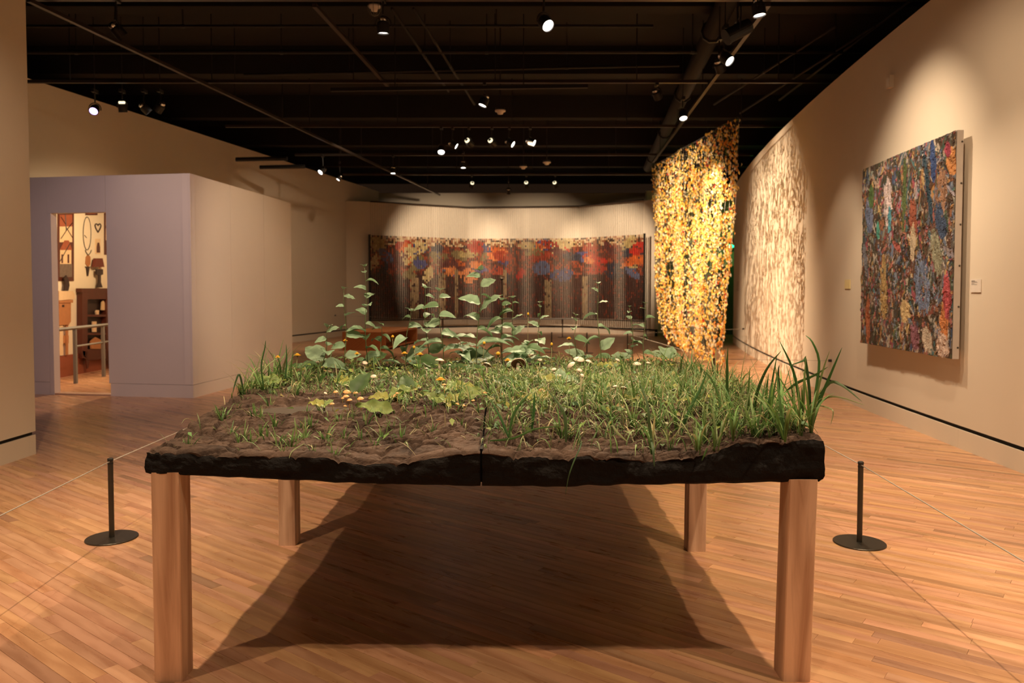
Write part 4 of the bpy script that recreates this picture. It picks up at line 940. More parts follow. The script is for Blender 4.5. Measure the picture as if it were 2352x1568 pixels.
for px, py, s in [(553, 905, .8), (572, 895, 1.0), (590, 885, .95), (605, 900, .7), (600, 872, 1.0), (625, 880, .9), (648, 872, .95), (668, 882, .8), (706, 880, .6), (742, 872, .6), (775, 880, .55), (812, 872, .5), (860, 870, .55), (920, 880, .5), (965, 868, .55), (1020, 862, .55), (1060, 900, .5), (1110, 870, .6), (1160, 865, .6), (1215, 862, .65), (1275, 866, .65), (1350, 868, .65), (1430, 866, .7), (1510, 862, .75), (1585, 858, .8), (1640, 870, .8), (1690, 885, .85), (1715, 900, .85)]:
    x, y = on_soil(px, py); place(tall_T, x, y, s, TL_, TG)
CG, CL_ = 'coarse tufts in the middle of the earth table', 'medium thin bladed grass tuft %s, %s'
for px, py, s in [(995, 1010, .6), (958, 1012, .5), (1000, 985, .7), (875, 970, .9), (945, 940, .8), (890, 985, .5), (1010, 960, .8), (1050, 930, .8), (1120, 905, 1), (1150, 930, .9), (1210, 915, 1), (1250, 945, .9), (1290, 905, 1), (1330, 925, 1), (1370, 900, 1.1),
                  (1410, 930, 1), (1450, 910, 1.1), (1500, 925, 1.1), (1540, 900, 1.2), (1590, 920, 1.2), (1640, 905, 1.3), (1690, 915, 1.3), (1180, 880, 1.1), (1240, 870, 1.1), (1310, 870, 1.1), (1400, 865, 1.1), (1480, 870, 1.2), (1560, 865, 1.2), (1620, 868, 1.2),
                  (560, 905, .9), (585, 890, 1.1), (610, 880, 1.3), (650, 885, 1.2), (690, 890, 1.1), (730, 880, 1.1), (770, 895, .9), (620, 905, .9), (700, 868, 1.2), (745, 860, 1.2), (800, 870, 1.1), (840, 880, 1.0), (870, 900, .9), (905, 870, 1.0), (950, 885, .9),
                  (990, 870, 1.0), (1040, 880, .9), (1080, 865, 1.0), (1530, 855, 1.2), (1590, 852, 1.2), (880, 860, 1.1), (820, 858, 1.1), (660, 870, 1.2), (1350, 850, 1.1), (1450, 850, 1.1), (615, 868, 1.3), (680, 905, .8)]:
    x, y = on_soil(px, py); place(mid_T, x, y, s*random.uniform(.85, 1.15), CL_, CG)
SG, SL_ = 'small sprouts on bare earth', 'tiny green sprout on bare earth %s, %s'
for px, py in [(432, 1022), (510, 960), (520, 952), (585, 950), (590, 985), (620, 930), (530, 1000), (548, 1010), (600, 1008), (615, 1012), (630, 1000), (668, 1022), (680, 1012), (700, 1010), (715, 1000), (745, 1015), (760, 1020), (720, 1035), (790, 1020),
               (805, 1000), (840, 1010), (860, 1030), (900, 1012), (920, 1022), (705, 985), (735, 980), (560, 1005), (575, 1015), (650, 1035), (770, 1040), (880, 1020), (545, 935), (502, 975), (600, 965), (640, 1018), (830, 1025), (950, 1000), (1060, 1000), (1100, 985), (780, 1000), (690, 1000)]:
    x, y = on_soil(px, py); place(small_T, x, y, random.uniform(.9, 1.7), SL_, SG)
for T in (tall_T, mid_T, small_T):
    for o in T:
        if id(o) not in used:
            for c_ in list(o.children): bpy.data.objects.remove(c_)
            bpy.data.objects.remove(o)
# hand placed long blades of the right corner and overhanging ones
def curve_blade(pts, wd, label, y=None, col=None, group=None, tw=0):
    """pts: (px, py, depth)"""
    P_ = [at(*q) for q in pts]; n_ = 12; Q = []
    for i in range(n_+1):
        t = i/n_*(len(P_)-1); k = min(int(t), len(P_)-2); f_ = t-k
        a_, b_ = P_[k], P_[k+1]; pa_ = P_[max(k-1, 0)]; pb_ = P_[min(k+2, len(P_)-1)]
        Q.append(.5*((2*a_)+(b_-pa_)*f_+(2*pa_-5*a_+4*b_-pb_)*f_*f_+(3*a_-pa_-3*b_+pb_)*f_**3))
    mb = MB(); rows = []; col = col or gcol(); base = Vector(Q[0])
    for i, p in enumerate(Q):
        t = i/n_; d = (Q[min(i+1, n_)]-Q[max(i-1, 0)]).normalized(); s = d.cross(Vector((math.sin(tw*t)*.6, -1, .15))).normalized(); m_ = d.cross(s)
        w_ = wd*min(1, .5+t*1.8)*(1-t**3)+.0005; c = tuple(q*(.8+.4*t) for q in col)
        rows.append((mb.vert(p-s*w_+m_*w_*.4, c), mb.vert(p, c), mb.vert(p+s*w_+m_*w_*.4, c)))
    for a_, b_ in zip(rows, rows[1:]): mb.face((a_[0], a_[1], b_[1], b_[0])); mb.face((a_[1], a_[2], b_[2], b_[1]))
    o = mb.build('long_grass_blade', 'grass', smooth=True); tag(o, label, 'grass blade', group); return o
DG = (.07, .145, .045)
for pts, w_, lb in [
    ([(1842, 990, 2.95), (1838, 930, 2.94), (1822, 850, 2.92), (1790, 782, 2.90)], .0062, 'tall dark grass blade pointing up left near the right corner'),
    ([(1862, 995, 2.9), (1880, 930, 2.9), (1908, 860, 2.88), (1934, 798, 2.86)], .0060, 'long grass blade leaning right to the highest tip at the corner'),
    ([(1864, 990, 2.92), (1874, 900, 2.95), (1882, 830, 2.97), (1866, 785, 2.98), (1850, 770, 3.0)], .0050, 'grass blade with a thin hooked tip at the right corner'),
    ([(1870, 930, 2.95), (1905, 880, 2.9), (1935, 885, 2.85), (1980, 922, 2.8)], .0055, 'green blade arching out past the right corner'),
    ([(1872, 940, 2.95), (1898, 914, 2.9), (1930, 912, 2.85), (1986, 930, 2.8)], .0032, 'thin pale blade stretching right past the corner'),
    ([(1876, 930, 2.95), (1900, 935, 2.9), (1914, 945, 2.87), (1908, 975, 2.86)], .0026, 'short bent dry blade hanging off the right corner'),
    ([(1862, 985, 2.93), (1860, 900, 2.93), (1850, 825, 2.93), (1846, 828, 2.92), (1812, 840, 2.88)], .0055, 'grass blade bent sharply left at its top near the corner'),
    ([(1800, 905, 3.0), (1830, 880, 2.98), (1870, 862, 2.96), (1902, 842, 2.94)], .0050, 'grass blade slanting up right across the corner clump'),
    ([(1735, 995, 3.0), (1735, 920, 3.0), (1760, 850, 3.0), (1794, 806, 3.0)], .0060, 'broad blade rising right in the clump left of the corner'),
    ([(1680, 1000, 3.05), (1672, 920, 3.05), (1670, 850, 3.05), (1672, 797, 3.05)], .0060, 'upright dark blade below the hanging'),
    ([(1805, 1000, 2.95), (1795, 920, 2.95), (1788, 860, 2.95), (1790, 838, 2.95)], .0045, 'upright blade with a folded tip left of the corner'),
    ([(1500, 1025, 2.82), (1492, 980, 2.78), (1488, 930, 2.8), (1470, 880, 2.85)], .0050, 'blade rising from the front edge right of centre'),
    ([(1495, 1005, 2.80), (1500, 1030, 2.74), (1503, 1072, 2.72)], .0048, 'green blade hanging down over the front edge'),
    ([(1336, 1012, 2.84), (1334, 1024, 2.75), (1318, 1060, 2.71), (1306, 1095, 2.70), (1299, 1136, 2.70)], .0022, 'long thin blade dangling below the table underside'),
    ([(1625, 1028, 2.74), (1618, 1045, 2.73), (1612, 1058, 2.73)], .0028, 'short blade drooping over the right front edge'),
    ([(1125, 1012, 2.85), (1180, 1006, 2.83), (1230, 985, 2.85), (1292, 978, 2.9)], .0040, 'long blade lying flat on the earth by the seam'),
    ([(1406, 975, 2.83), (1420, 995, 2.80), (1442, 1015, 2.78)], .0038, 'pale blade bent towards the front edge'),
    ([(1300, 1015, 2.82), (1298, 960, 2.84), (1285, 930, 2.86), (1250, 885, 2.92)], .0055, 'broad arching blade at the centre front'),
    ([(1168, 1005, 2.84), (1180, 950, 2.86), (1205, 915, 2.88), (1215, 905, 2.9)], .0048, 'curved blade beside the seam on the right half'),
    ([(1168, 1005, 2.84), (1150, 960, 2.86), (1125, 915, 2.9)], .0044, 'dark blade leaning left beside the seam'),
    ([(1222, 985, 2.95), (1226, 940, 2.95), (1228, 900, 2.95)], .0052, 'upright blade behind the seam'),
    ([(742, 1020, 2.85), (728, 1035, 2.80), (664, 1050, 2.77)][::-1] if 0 else [(700, 1018, 2.84), (672, 1035, 2.78), (664, 1052, 2.76)], .0020, 'small pale shoot drooping over the front left edge'),
    ([(560, 905, 3.45), (550, 860, 3.45), (540, 880, 3.44), (534, 905, 3.43)], .0040, 'blade curling over the left edge'),
    ([(605, 890, 3.55), (600, 840, 3.55), (608, 800, 3.55), (610, 782, 3.55)], .0030, 'thin wavy blade standing up at the left edge'),
    ([(655, 870, 3.6), (658, 830, 3.6), (657, 790, 3.6)], .0035, 'dark upright blade near the left dandelions'),
    ([(1745, 1005, 2.9), (1765, 930, 2.92), (1775, 870, 2.94), (1785, 815, 2.94)], .0046, 'slender upright blade between two broad ones right of the hanging'),
    ([(1560, 1010, 2.95), (1580, 950, 2.97), (1610, 890, 3.0), (1625, 850, 3.02)], .0050, 'blade leaning right in the right front clump'),
    ([(1640, 1010, 2.95), (1655, 940, 2.97), (1640, 880, 3.0), (1612, 845, 3.02)], .0054, 'broad blade leaning left in front of the hanging')]:
    curve_blade(pts, w_, lb, col=tuple(q*random.uniform(.8, 1.25) for q in DG) if 'pale' not in lb and 'dry' not in lb else (.24, .27, .11))
# uncountable undergrowth
def dens(x, y):
    px = CX+x/y*FPX; h_ = soil_base(x, y); py = CY-FPX*math.tan(math.atan2(h_-CH, y)+PITCH)
    if pud(x, y) < 1.5: return 0
    if px < 1100 and py > 950: return .03 if px < 700 else .08
    if px < 870 and py > 905: return .06
    if px < 1130: return .75 if py < 930 else .40
    if py > 1010: return .25 if px < 1600 else .5
    if py > 960: return .5+.5*sm((px-1200)/300)
    return 1.0-.35*sm((y-3.9)/.6)
mb = MB(); ml = MB(); cnt = 0
for k in range(12500):
    x = rng.uniform(XL+.01, XR-.01); y = YF+.02+(YB-YF-.04)*rng.random()
    if rng.random() > dens(x, y): continue
    z = soil_base(x, y)-.004; big = rng.random(); s = (.6+.6*sm((x+.8)/1.6))*(1-.42*sm((y-3.7)/.8))
    col = gcol() if rng.random() < .72 else (.27, .27, .12) if rng.random() < .6 else STRAW
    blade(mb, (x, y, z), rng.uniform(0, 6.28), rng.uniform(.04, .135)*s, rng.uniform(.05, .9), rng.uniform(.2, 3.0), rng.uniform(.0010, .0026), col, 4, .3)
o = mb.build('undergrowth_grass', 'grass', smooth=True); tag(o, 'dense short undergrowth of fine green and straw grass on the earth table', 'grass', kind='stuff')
def leafmesh(name, L_, W2, droop, fold, wav, c1, c2, nu=8, tip=1.0, mat='leaf'):
    mb = MB(); rows = []
    for i in range(nu+1):
        t = i/nu; w_ = W2*math.sin(math.pi*t**.75)**.8*(1-.25*t)+.0006; a_ = droop*t
        cx_ = L_*(math.sin(a_)/droop if abs(droop) > .01 else t); cz_ = -L_*((1-math.cos(a_))/droop if abs(droop) > .01 else 0)
        row = []
        for j in range(-2, 3):
            s = j/2; z = cz_+abs(s)*w_*fold+wav*W2*math.sin(t*17+s*2)*abs(s); mix = min(1, abs(s)*.5+random.random()*.35)
            c = tuple(c1[k]*(1-mix)+c2[k]*mix for k in range(3)); c = tuple(q*(.80 if j == 0 else 1) for q in c); row.append(mb.vert((cx_, s*w_, z), c))
        rows.append(row)
    for a_, b_ in zip(rows, rows[1:]):
        for j in range(4): mb.face((a_[j], a_[j+1], b_[j+1], b_[j]))
    o = mb.build(name, mat, smooth=True); me = o.data; bpy.data.objects.remove(o); return me
PG, PG2 = (.31, .44, .28), (.23, .37, .21); DGn, YG, YG2 = (.05, .10, .03), (.30, .36, .10), (.42, .38, .08)
LF = [leafmesh('leaf', .1, .030, .7, .35, .10, PG, PG2), leafmesh('leaf', .1, .024, 1.1, .5, .08, PG2, PG), leafmesh('leaf', .1, .034, .4, .25, .12, (.22, .32, .19), PG), leafmesh('leaf', .1, .022, 1.4, .6, .05, (.10, .18, .06), PG2)]
LD = [leafmesh('leaf', .1, .036, .6, .25, .12, DGn, (.09, .16, .05)), leafmesh('leaf', .1, .030, .9, .3, .10, (.08, .15, .05), DGn)]
LY = [leafmesh('leaf', .1, .032, .5, .2, .22, YG, (.17, .27, .08), 12), leafmesh('leaf', .1, .028, .8, .3, .25, YG2, YG, 12), leafmesh('leaf', .1, .034, .3, .2, .28, (.19, .29, .09), YG, 12)]
def put_leaf(me, parent, p, az, up, s, roll=0, name='leaf', wscale=1):
    o = bpy.data.objects.new(name, me); COL.objects.link(o); o.parent = parent
    Mx = Matrix.Translation(p) @ Matrix.Rotation(az, 4, 'Z') @ Matrix.Rotation(-up, 4, 'Y') @ Matrix.Rotation(roll, 4, 'X') @ Matrix.Diagonal((s, s*wscale, s, 1))
    o.matrix_parent_inverse = Matrix.Identity(4); o.matrix_local = parent.matrix_world.inverted() @ Mx; return o
def weed(bx, y, tx, ty, label, nl=7, size=.07, sway=.012, pal=LF, azs=None, cat='weed'):
    y += .42
    b0 = at(bx, 800, y); x = min(XR-.03, max(XL+.03, b0.x)); z = soil_base(x, y); top = at(tx, ty, y); root = empty('leafy_weed', (x, y, z), label, cat); nl += 1
    base = Vector((x, y, z-.01)); ph = random.random()*6; P_ = []
    for i in range(9):
        t = i/8; p = base.lerp(top, t); p += Vector((sway*math.sin(t*5+ph), sway*math.cos(t*4+ph), 0))*math.sin(t*math.pi); P_.append(p)
    mb = MB(); mb.tube(P_, .003, 6, True, [.0034*(1-.65*i/8) for i in range(9)]); mb.build('stem', 'stem', root, smooth=True, col=False)
    L_ = (top-base).length; az = random.uniform(0, 6.28)
    for k in range(nl):
        t = .22+.76*k/(nl-.5); t = min(1, t); f_ = t*8; i = min(7, int(f_)); p = P_[i].lerp(P_[i+1], f_-i)
        s = size/.1*2.15*(1.16-.74*t)*random.uniform(.7, 1.2)
        a2 = az+k*2.4 if azs is None else azs[k % len(azs)]
        put_leaf(random.choice(pal), root, p, a2, random.uniform(-.1, .8), s, random.uniform(.0, 1.1)*math.cos(a2)+random.uniform(-.2, .2))
    for a2 in (az, az+2.2, az+4.1): put_leaf(random.choice(pal), root, top, a2, random.uniform(.5, 1.0), size/.1*.55)
    return root
SD = [0, math.pi, .5, math.pi-.6, -.5, math.pi+.5, .1]
for args in [
    (790, 4.2, 790, 664, 'slim weed left of the tallest one, with small top leaves', 6, .060),
    (846, 4.3, 837, 612, 'tallest weed, rising past the left end of the spool curtain', 9, .066),
    (985, 4.35, 977, 662, 'weed with forked small top leaves over the bench end', 5, .080),
    (1018, 4.3, 1009, 668, 'bushy topped weed just right of the bench', 6, .085),
    (928, 4.4, 945, 715, 'weed with one long leaf drooping left above the bench', 4, .090),
    (1095, 4.3, 1103, 622, 'tall weed with big broad leaf left of the glass ball', 8, .100),
    (1155, 4.35, 1152, 690, 'leafy weed directly below the glass ball', 7, .085),
    (1185, 4.4, 1177, 684, 'thin weed right of the glass ball with level top leaves', 6, .080),
    (1240, 4.45, 1240, 695, 'small leaved weed under the curtain middle', 7, .050),
    (1325, 4.4, 1323, 725, 'short weed with two upright leaves right of centre', 4, .060),
    (1380, 4.35, 1374, 652, 'tall leaning weed right of centre with curled top leaf', 5, .065),
    (1455, 4.4, 1446, 705, 'weed near the right end of the curtain with paired leaves', 6, .045),
    (1480, 4.45, 1482, 697, 'thin dark weed at the right end of the spool curtain', 5, .045),
    (735, 4.1, 752, 752, 'low weed at the far left back corner of the earth', 5, .080),
    (1065, 4.4, 1062, 790, 'low bushy weed behind the middle dandelions', 6, .090),
    (1210, 4.3, 1212, 790, 'low pale leaved weed behind the white mushrooms', 7, .095),
    (880, 4.35, 875, 745, 'young weed in front of the bench left end', 5, .070)]:
    weed(*args[:7] if False else args[:5], nl=args[5], size=args[6], azs=SD if random.random() < .6 else None)
def rosette(px, py, lab, leaves, up0=0.0, cat='leafy plant', name='broad_leaf_plant'):
    """leaves: (azimuth deg, length m, lift rad, palette, roll)"""
    x, y = on_soil(px, py); z = soil_base(x, y); r = empty(name, (x, y, z), lab, cat)
    mb = MB(); mb.lathe([(.004, -.012), (.005, .012), (.001, .02)], (x, y, z), n=7); mb.build('crown', 'stem', r, col=False)
    for az, L_, lift, pal, roll in leaves:
        roll = -roll*math.cos(math.radians(az)); put_leaf(random.choice(pal), r, Vector((x, y, z+.012+up0)), math.radians(az), lift, L_/.1, roll, wscale=.6 if L_ > .16 else .9)
    return r
for px, py, lab, lv in [
    (905, 1000, 'large yellow green leaf lying left on the bare earth', [(184, .168, .30, [LY[0]], -.9)]),
    (560, 893, 'wide green leaf pointing right over the left edge grass', [(20, .16, .35, [LY[2]], -.7), (170, .08, .1, LY, -.5)]),
    (745, 952, 'small sprout with three yellow green leaves beside the puddle', [(50, .055, .5, LY, -.6), (170, .085, .4, [LY[1]], -.6), (280, .045, .1, LY, -.4)]),
    (1040, 900, 'yellow edged curled leaf plant right of the lone dandelion', [(10, .13, .35, [LY[1]], -.6), (100, .1, .5, LY, -.5), (200, .08, .2, LY, -.3)]),
    (1395, 885, 'bright yellow green rosette in the middle of the right half', [(170, .11, .5, [LY[0]], -.7), (20, .11, .4, [LY[2]], -.5), (90, .1, .6, LY, 0), (260, .09, .2, [LY[1]], -.2)]),
    (1395, 850, 'olive yellow leaf cluster behind the white mushrooms', [(150, .1, .5, [LY[1]], -.5), (20, .12, .5, [LY[1]], -.4), (80, .09, .7, [LY[1]], 0)]),
    (1058, 968, 'long light green leaf plant left of the seam', [(10, .12, .35, [LY[0]], -.9), (160, .06, .3, LY, -.3)]),
    (800, 885, 'wavy green leaves between the left tufts', [(150, .13, .35, LY, -.7), (40, .12, .4, LY, -.6), (280, .07, .1, LY, -.2)]),
    (895, 955, 'pair of jagged leaves left of the small tan mushrooms', [(30, .12, .5, [LY[2]], -.6), (190, .10, .3, LY, -.7), (330, .08, .2, LY, -.2)]),
    (1010, 850, 'long dark leaf arching across the middle', [(150, .24, .45, LD, -.6), (-10, .12, .3, LD, -.4)]),
    (845, 830, 'big dark green oval leaf in front of the bench', [(10, .16, .45, LD, -1.0), (175, .10, .4, LF, -.7)]),
    (775, 820, 'big pale round leaf at the back left', [(160, .12, .6, [LF[2]], -1.0), (30, .07, .5, LF, -.5)]),
    (1500, 810, 'clump of broad blue green leaves left of the hanging', [(170, .17, .35, [LF[2]], -.8), (20, .15, .5, LF, -.7), (70, .13, .8, LF, -.4), (130, .13, .8, [LF[2]], -.5)]),
    (1330, 815, 'big light green leaf with a dandelion before it, right of centre', [(195, .15, .5, [LF[2]], -1.0), (20, .09, .5, LF, -.6)]),
    (1375, 810, 'pair of large drooping leaves right of centre back', [(175, .14, .5, LF, -.8), (-15, .15, .3, [LF[2]], -.7), (30, .1, .6, LF, -.5)]),
    (1120, 835, 'upright light oval leaf behind the middle dandelion', [(160, .12, 1.1, [LF[2]], -.9), (200, .09, .5, LD, -.4), (20, .1, .5, LF, -.5)]),
    (1075, 850, 'dark drooping leaves left of the brown mushroom cap', [(160, .13, .3, LD, -.5), (10, .12, .4, LD, -.5), (70, .11, .6, LF, -.3)]),
    (1590, 985, 'low yellow green plant at the right front edge', [(170, .07, .3, LY, -.4), (20, .08, .3, LY, -.5), (280, .06, 0, LY, 0)]),
    (1225, 975, 'yellowing leaf plant behind the seam tuft', [(165, .08, .4, [LY[1]], -.5), (10, .10, .4, [LY[1]], -.7), (80, .08, .8, LY, -.3)]),
    (1300, 960, 'pale leaf plant among the centre blades', [(150, .08, .6, LY, -.6), (30, .09, .5, LY, -.7)]),
    (1455, 985, 'low leaf plant beneath the right front tufts', [(160, .08, .4, LY, -.6), (20, .07, .4, LY, -.5), (270, .05, .1, LY, 0)]),
    (940, 905, 'tall leaning leaf in the left middle, green brown', [(120, .12, .9, LD, -.5), (30, .08, .6, LY, -.6)]),
    (815, 915, 'olive strap leaf standing beside the puddle mushrooms', [(60, .15, .95, LD, -.4)]),
    (1180, 895, 'dark strap leaf left of the white mushroom pair', [(140, .17, .4, LD, -.6), (10, .10, .4, LY, -.5)]),
    (1290, 885, 'broad green leaf plant in the centre of the table', [(170, .12, .5, LY, -.7), (15, .12, .5, LF, -.6), (95, .1, .9, LF, -.3)]),
    (1020, 930, 'mixed leaf plant at the centre left of the table', [(160, .11, .5, LY, -.6), (20, .11, .4, LY, -.6), (300, .07, .1, LY, -.1)]),
    (690, 850, 'dark broad leaves behind the two left dandelions', [(20, .14, .4, LD, -.8), (170, .10, .5, LD, -.5), (80, .1, .8, LF, -.3)]),
    (955, 840, 'broad leaf plant just behind the paired dandelions', [(170, .12, .6, LF, -.8), (20, .12, .5, LF, -.7), (90, .1, .9, LF, -.2)])]:
    rosette(px, py, lab, lv)
# small ground leaves, uncountable
mb = MB()
for k in range(2600):
    x = rng.uniform(XL+.02, XR-.02); y = YF+.03+(YB-YF-.06)*rng.random()
    if rng.random() > dens(x, y)*.9: continue
    z = soil_base(x, y)+rng.uniform(.004, .05); s = rng.uniform(.007, .017); a_ = rng.uniform(0, 6.28); t_ = rng.normal(0, .5); c = [(.13, .22, .06), (.24, .30, .09), (.17, .26, .12), (.30, .30, .08)][rng.integers(4)]; c = tuple(q*rng.uniform(.7, 1.2) for q in c)
    d = Vector((math.cos(a_), math.sin(a_), t_)).normalized(); s2 = Vector((-math.sin(a_), math.cos(a_), rng.normal(0, .4))).normalized(); p = Vector((x, y, z))
    v_ = [mb.vert(p-d*s*1.4, c), mb.vert(p-d*s*.2+s2*s*.8+Vector((0, 0, s*.3)), c), mb.vert(p+d*s*1.4, c), mb.vert(p-d*s*.2-s2*s*.8+Vector((0, 0, s*.3)), c), mb.vert(p, c)]
    for q in range(4): mb.face((v_[q], v_[(q+1) % 4], v_[4]))
o = mb.build('ground_leaves', 'leaf'); tag(o, 'scattered tiny green and yellow leaves low over the earth', 'leaves', kind='stuff')
# ---- dandelions
M['petal'] = flat('yellow_petals', (.75, .42, .02), .6, vary=.15, scale=200); M['stalk'] = flat('pale_stalk', (.22, .20, .08), .5)
def dandelion(px, py, y, label, bud=False, sc=1.0):
    x_, y = on_off(px, py, .15 if bud else .12); t = at(px, py, y); bx = t.x+random.uniform(-.02, .02); by = min(YB-.02, y+random.uniform(-.02, .02)); bz = soil_base(bx, by)-.01; root = empty('dandelion', (bx, by, bz+.01), label, 'flower', 'yellow dandelions')
    mb = MB(); mid = Vector((bx, by, bz)).lerp(t, .5)+Vector((random.uniform(-.008, .008), 0, 0)); mb.tube([(bx, by, bz), mid, t-Vector((0, 0, .008))], .0016, 6); mb.build('stalk', 'stalk', root, smooth=True, col=False)
    r = (.021 if not bud else .0075)*sc; mb = MB()
    if not bud:
        for ring_ in range(3):
            k_ = 16; rr = r*(1-.27*ring_); h0 = .001+.0032*ring_
            for k in range(k_):
                a_ = 2*math.pi*(k+ring_*.5)/k_; d = Vector((math.cos(a_), math.sin(a_), 0)); s = Vector((-d.y, d.x, 0)); w_ = rr*.21
                q = [t+d*rr*.15+Vector((0, 0, h0+.001)), t+d*rr*.7-s*w_+Vector((0, 0, h0)), t+d*rr*1.0+Vector((0, 0, h0-.003+random.uniform(-.001, .001))), t+d*rr*.7+s*w_+Vector((0, 0, h0))]; mb.quad(*q)
        mb.lathe([(.001, .010), (r*.35, .009), (r*.45, .004)], t, n=10)
    else: mb.lathe([(r*.4, -.002), (r, .004), (r*.9, .011), (r*.3, .016), (.0005, .017)], t, n=9)
    mb.build('petals', 'petal', root, smooth=False, col=False)
    mb = MB(); mb.lathe([(.0015, -.010), (r*.35+.001, -.006), (r*.4+.001, 0)], t, n=9); mb.build('calyx', 'stem', root, col=False)
for px, py, y, lb, bd, sc in [(638, 820, 3.75, 'small dandelion farthest left at the earth edge', 0, .75), (683, 815, 3.8, 'second dandelion from the left', 0, 1.0), (793, 782, 4.2, 'high dandelion in front of the slim weed', 0, .85), (820, 812, 4.1, 'dandelion left of the white mushroom stub', 0, .8),
                              (929, 811, 4.1, 'left one of the two neighbouring dandelions', 0, 1.0), (965, 813, 4.1, 'right one of the two neighbouring dandelions', 0, .95), (902, 775, 4.4, 'closed yellow bud before the bench', 1, 1.3), (1012, 871, 3.6, 'largest and nearest dandelion in the centre left', 0, 1.1),
                              (1147, 783, 4.3, 'dandelion beside the upright oval leaf', 0, .95), (1166, 827, 4.1, 'dandelion touching the brown mushroom cap', 0, .85), (1144, 815, 4.2, 'small yellow bud left of the mushroom cap', 1, 1.4), (1307, 777, 4.35, 'dandelion in front of the big leaf right of centre', 0, .9),
                              (1267, 793, 4.4, 'orange bud near the nearer dark post', 1, 1.0), (1213, 723, 4.45, 'tall thin bud standing over the floor line', 1, 1.0), (951, 800, 4.3, 'bud between the paired dandelions', 1, 1.0), (1112, 790, 4.35, 'pale bud left of the upright oval leaf', 1, 1.2)]:
    dandelion(px, py, y, lb, bool(bd), sc)
# ---- mushrooms
M['capo'] = flat('orange_cap', (.68, .36, .12), .5, vary=.12, scale=60); M['capw'] = flat('cream_cap', (.74, .60, .46), .55, vary=.1, scale=40); M['gill'] = flat('brown_gills', (.24, .12, .08), .7, vary=.2, scale=120)
def mushroom(px, py, y, r, label, kind='o', tilt=(0, 0), grp=None, hmin=.02):
    x_, y = on_off(px, py, (.062 if kind == 'o' else .06) if hmin < .5 else 0); t = at(px, py, y); z0 = soil_base(max(XL+.02, min(XR-.02, t.x)), y); t.z = max(t.z, z0+hmin); root = empty('mushroom', (t.x, y, z0), label, 'mushroom', grp)
    ax = Vector((tilt[0], tilt[1], 1)).normalized(); cap, stm = ('capo', 'capo') if kind == 'o' else ('capw', 'capw'); hh = r*(.62 if kind == 'o' else .5)
    mb = MB(); mb.lathe([(.0004, hh), (r*.35, hh*.9), (r*.72, hh*.55), (r*.96, hh*.12), (r, 0), (r*.93, -r*.05)], t, ax, 16); mb.build('cap', cap, root, smooth=True, col=False)
    mb = MB(); mb.lathe([(r*.93, -r*.05), (r*.5, hh*.15), (r*.15, hh*.2)], t, ax, 16); mb.build('gills', 'gill' if kind != 'o' else 'capo', root, smooth=True, col=False)
    mb = MB(); rs = r*(.11 if kind == 'o' else .22); b_ = Vector((t.x+random.uniform(-.004, .004)-tilt[0]*.01, y, z0-.008)); mb.tube([b_, b_.lerp(t, .5)+Vector((random.uniform(-.002, .002), 0, 0)), t+ax*hh*.2], rs, 7); mb.build('stalk', stm, root, smooth=True, col=False)
OG = 'small tan mushrooms'
for px, py, y, r, lb in [(771, 929, 3.27, .011, 'small tan mushroom left end of the cluster by the puddle'), (803, 919, 3.40, .012, 'tan mushroom at the back of the puddle cluster'), (797, 928, 3.33, .0185, 'widest tan mushroom of the puddle cluster'), (795, 938, 3.25, .0155, 'second widest tan mushroom, front of the cluster'),
                         (817, 930, 3.33, .0115, 'tan mushroom right of the widest one'), (828, 916, 3.36, .0150, 'tallest tan mushroom at the right end of the cluster'), (787, 942, 3.20, .007, 'tiny tan mushroom inside the puddle cluster'), (763, 951, 3.18, .0105, 'tan mushroom lowest and leftmost of the cluster'),
                         (793, 957, 3.15, .008, 'tiny yellowish mushroom in front of the cluster'), (906, 945, 3.28, .0145, 'flat tan mushroom between cluster and centre'), (912, 903, 3.6, .008, 'tiny tan mushroom behind the flat one'), (1050, 951, 3.22, .010, 'left one of two tan mushrooms by the centre'),
                         (1065, 952, 3.22, .0085, 'right one of two tan mushrooms by the centre'), (1087, 944, 3.28, .008, 'small tan mushroom just left of the seam'), (1114, 916, 3.45, .010, 'tan mushroom above the seam'), (1152, 932, 3.35, .008, 'tan mushroom right of the seam'), (1244, 926, 3.36, .016, 'wide tan mushroom among centre blades'),
                         (1197, 932, 3.35, .012, 'tan mushroom half hidden behind an upright blade'), (1020, 884, 3.6, .011, 'tan mushroom under the nearest dandelion'), (1605, 938, 3.2, .006, 'tiny pinkish mushroom deep in the right grass')]:
    mushroom(px, py, y, r, lb, 'o', (random.uniform(-.15, .15), random.uniform(-.35, .1)), OG)
WG = 'cream mushrooms'
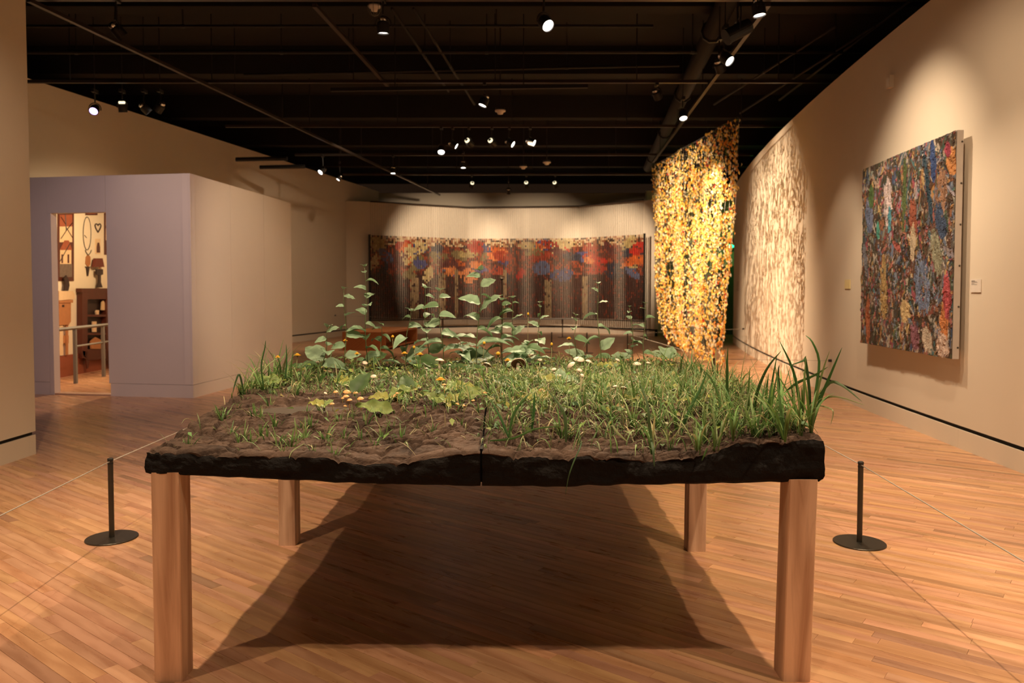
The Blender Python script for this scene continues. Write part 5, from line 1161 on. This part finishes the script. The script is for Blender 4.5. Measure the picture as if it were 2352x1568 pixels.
for px, py, y, r, lb, tl_ in [(838, 833, 3.95, .018, 'cream mushroom beside the left dandelion stems', (.3, -.4)), (858, 864, 3.75, .015, 'cream mushroom left of centre on bare earth', (0, -.5)), (980, 846, 3.9, .008, 'tiny round cream mushroom on a tall stalk', (0, 0)), (1010, 828, 4.1, .028, 'flat cream mushroom left of centre back', (.1, .1)),
                              (1033, 838, 4.1, .009, 'button cream mushroom next to the flat one', (0, 0)), (1119, 838, 4.1, .024, 'cream mushroom with dark gills turned forward', (.4, .5)), (1190, 834, 4.15, .042, 'large mushroom cap seen from below showing brown gills', (-.15, 1.1)), (1212, 815, 4.3, .030, 'pale flat mushroom behind the large brown one', (-.3, -.3)),
                              (1240, 826, 4.2, .013, 'cream mushroom right of the large brown one', (0, -.4)), (1312, 838, 4.1, .026, 'wide cream mushroom leaning left', (-.7, -.3)), (1330, 826, 4.15, .034, 'largest cream mushroom of the right group', (.1, -.25)), (1352, 830, 4.15, .020, 'flat cream mushroom at the right of the group', (.3, -.1)),
                              (1331, 850, 3.95, .015, 'frilly cream mushroom below the right group', (.2, -.4)), (1338, 862, 3.9, .012, 'small cream mushroom lowest below the right group', (.6, -.5)), (1419, 827, 4.2, .016, 'cream mushroom tilted right beside the olive leaves', (.6, -.2)), (1463, 836, 4.1, .024, 'round cream mushroom near the hanging', (0, -.15)),
                              (1489, 833, 4.15, .012, 'small cream mushroom right of the round one', (.1, -.2)), (1414, 888, 3.7, .014, 'flat cream mushroom left of a pale blade', (-.1, .2)), (1432, 892, 3.7, .017, 'flat cream mushroom with brownish gills in the right grass', (.2, .5)), (1556, 914, 3.45, .017, 'flat mushroom deep in the dense right grass', (0, .4)),
                              (1285, 862, 3.9, .011, 'small cream mushroom in the centre grass', (.2, -.3)), (1272, 848, 4.0, .014, 'cream mushroom left of the frilly one', (-.2, -.3)), (730, 832, 3.9, .014, 'half hidden cream mushroom behind left grass', (.2, -.3)), (748, 928, 3.38, .009, 'white shard like mushroom at the puddle rim', (.6, -.2))]:
    mushroom(px, py, y, r, lb, 'w', tl_, WG)
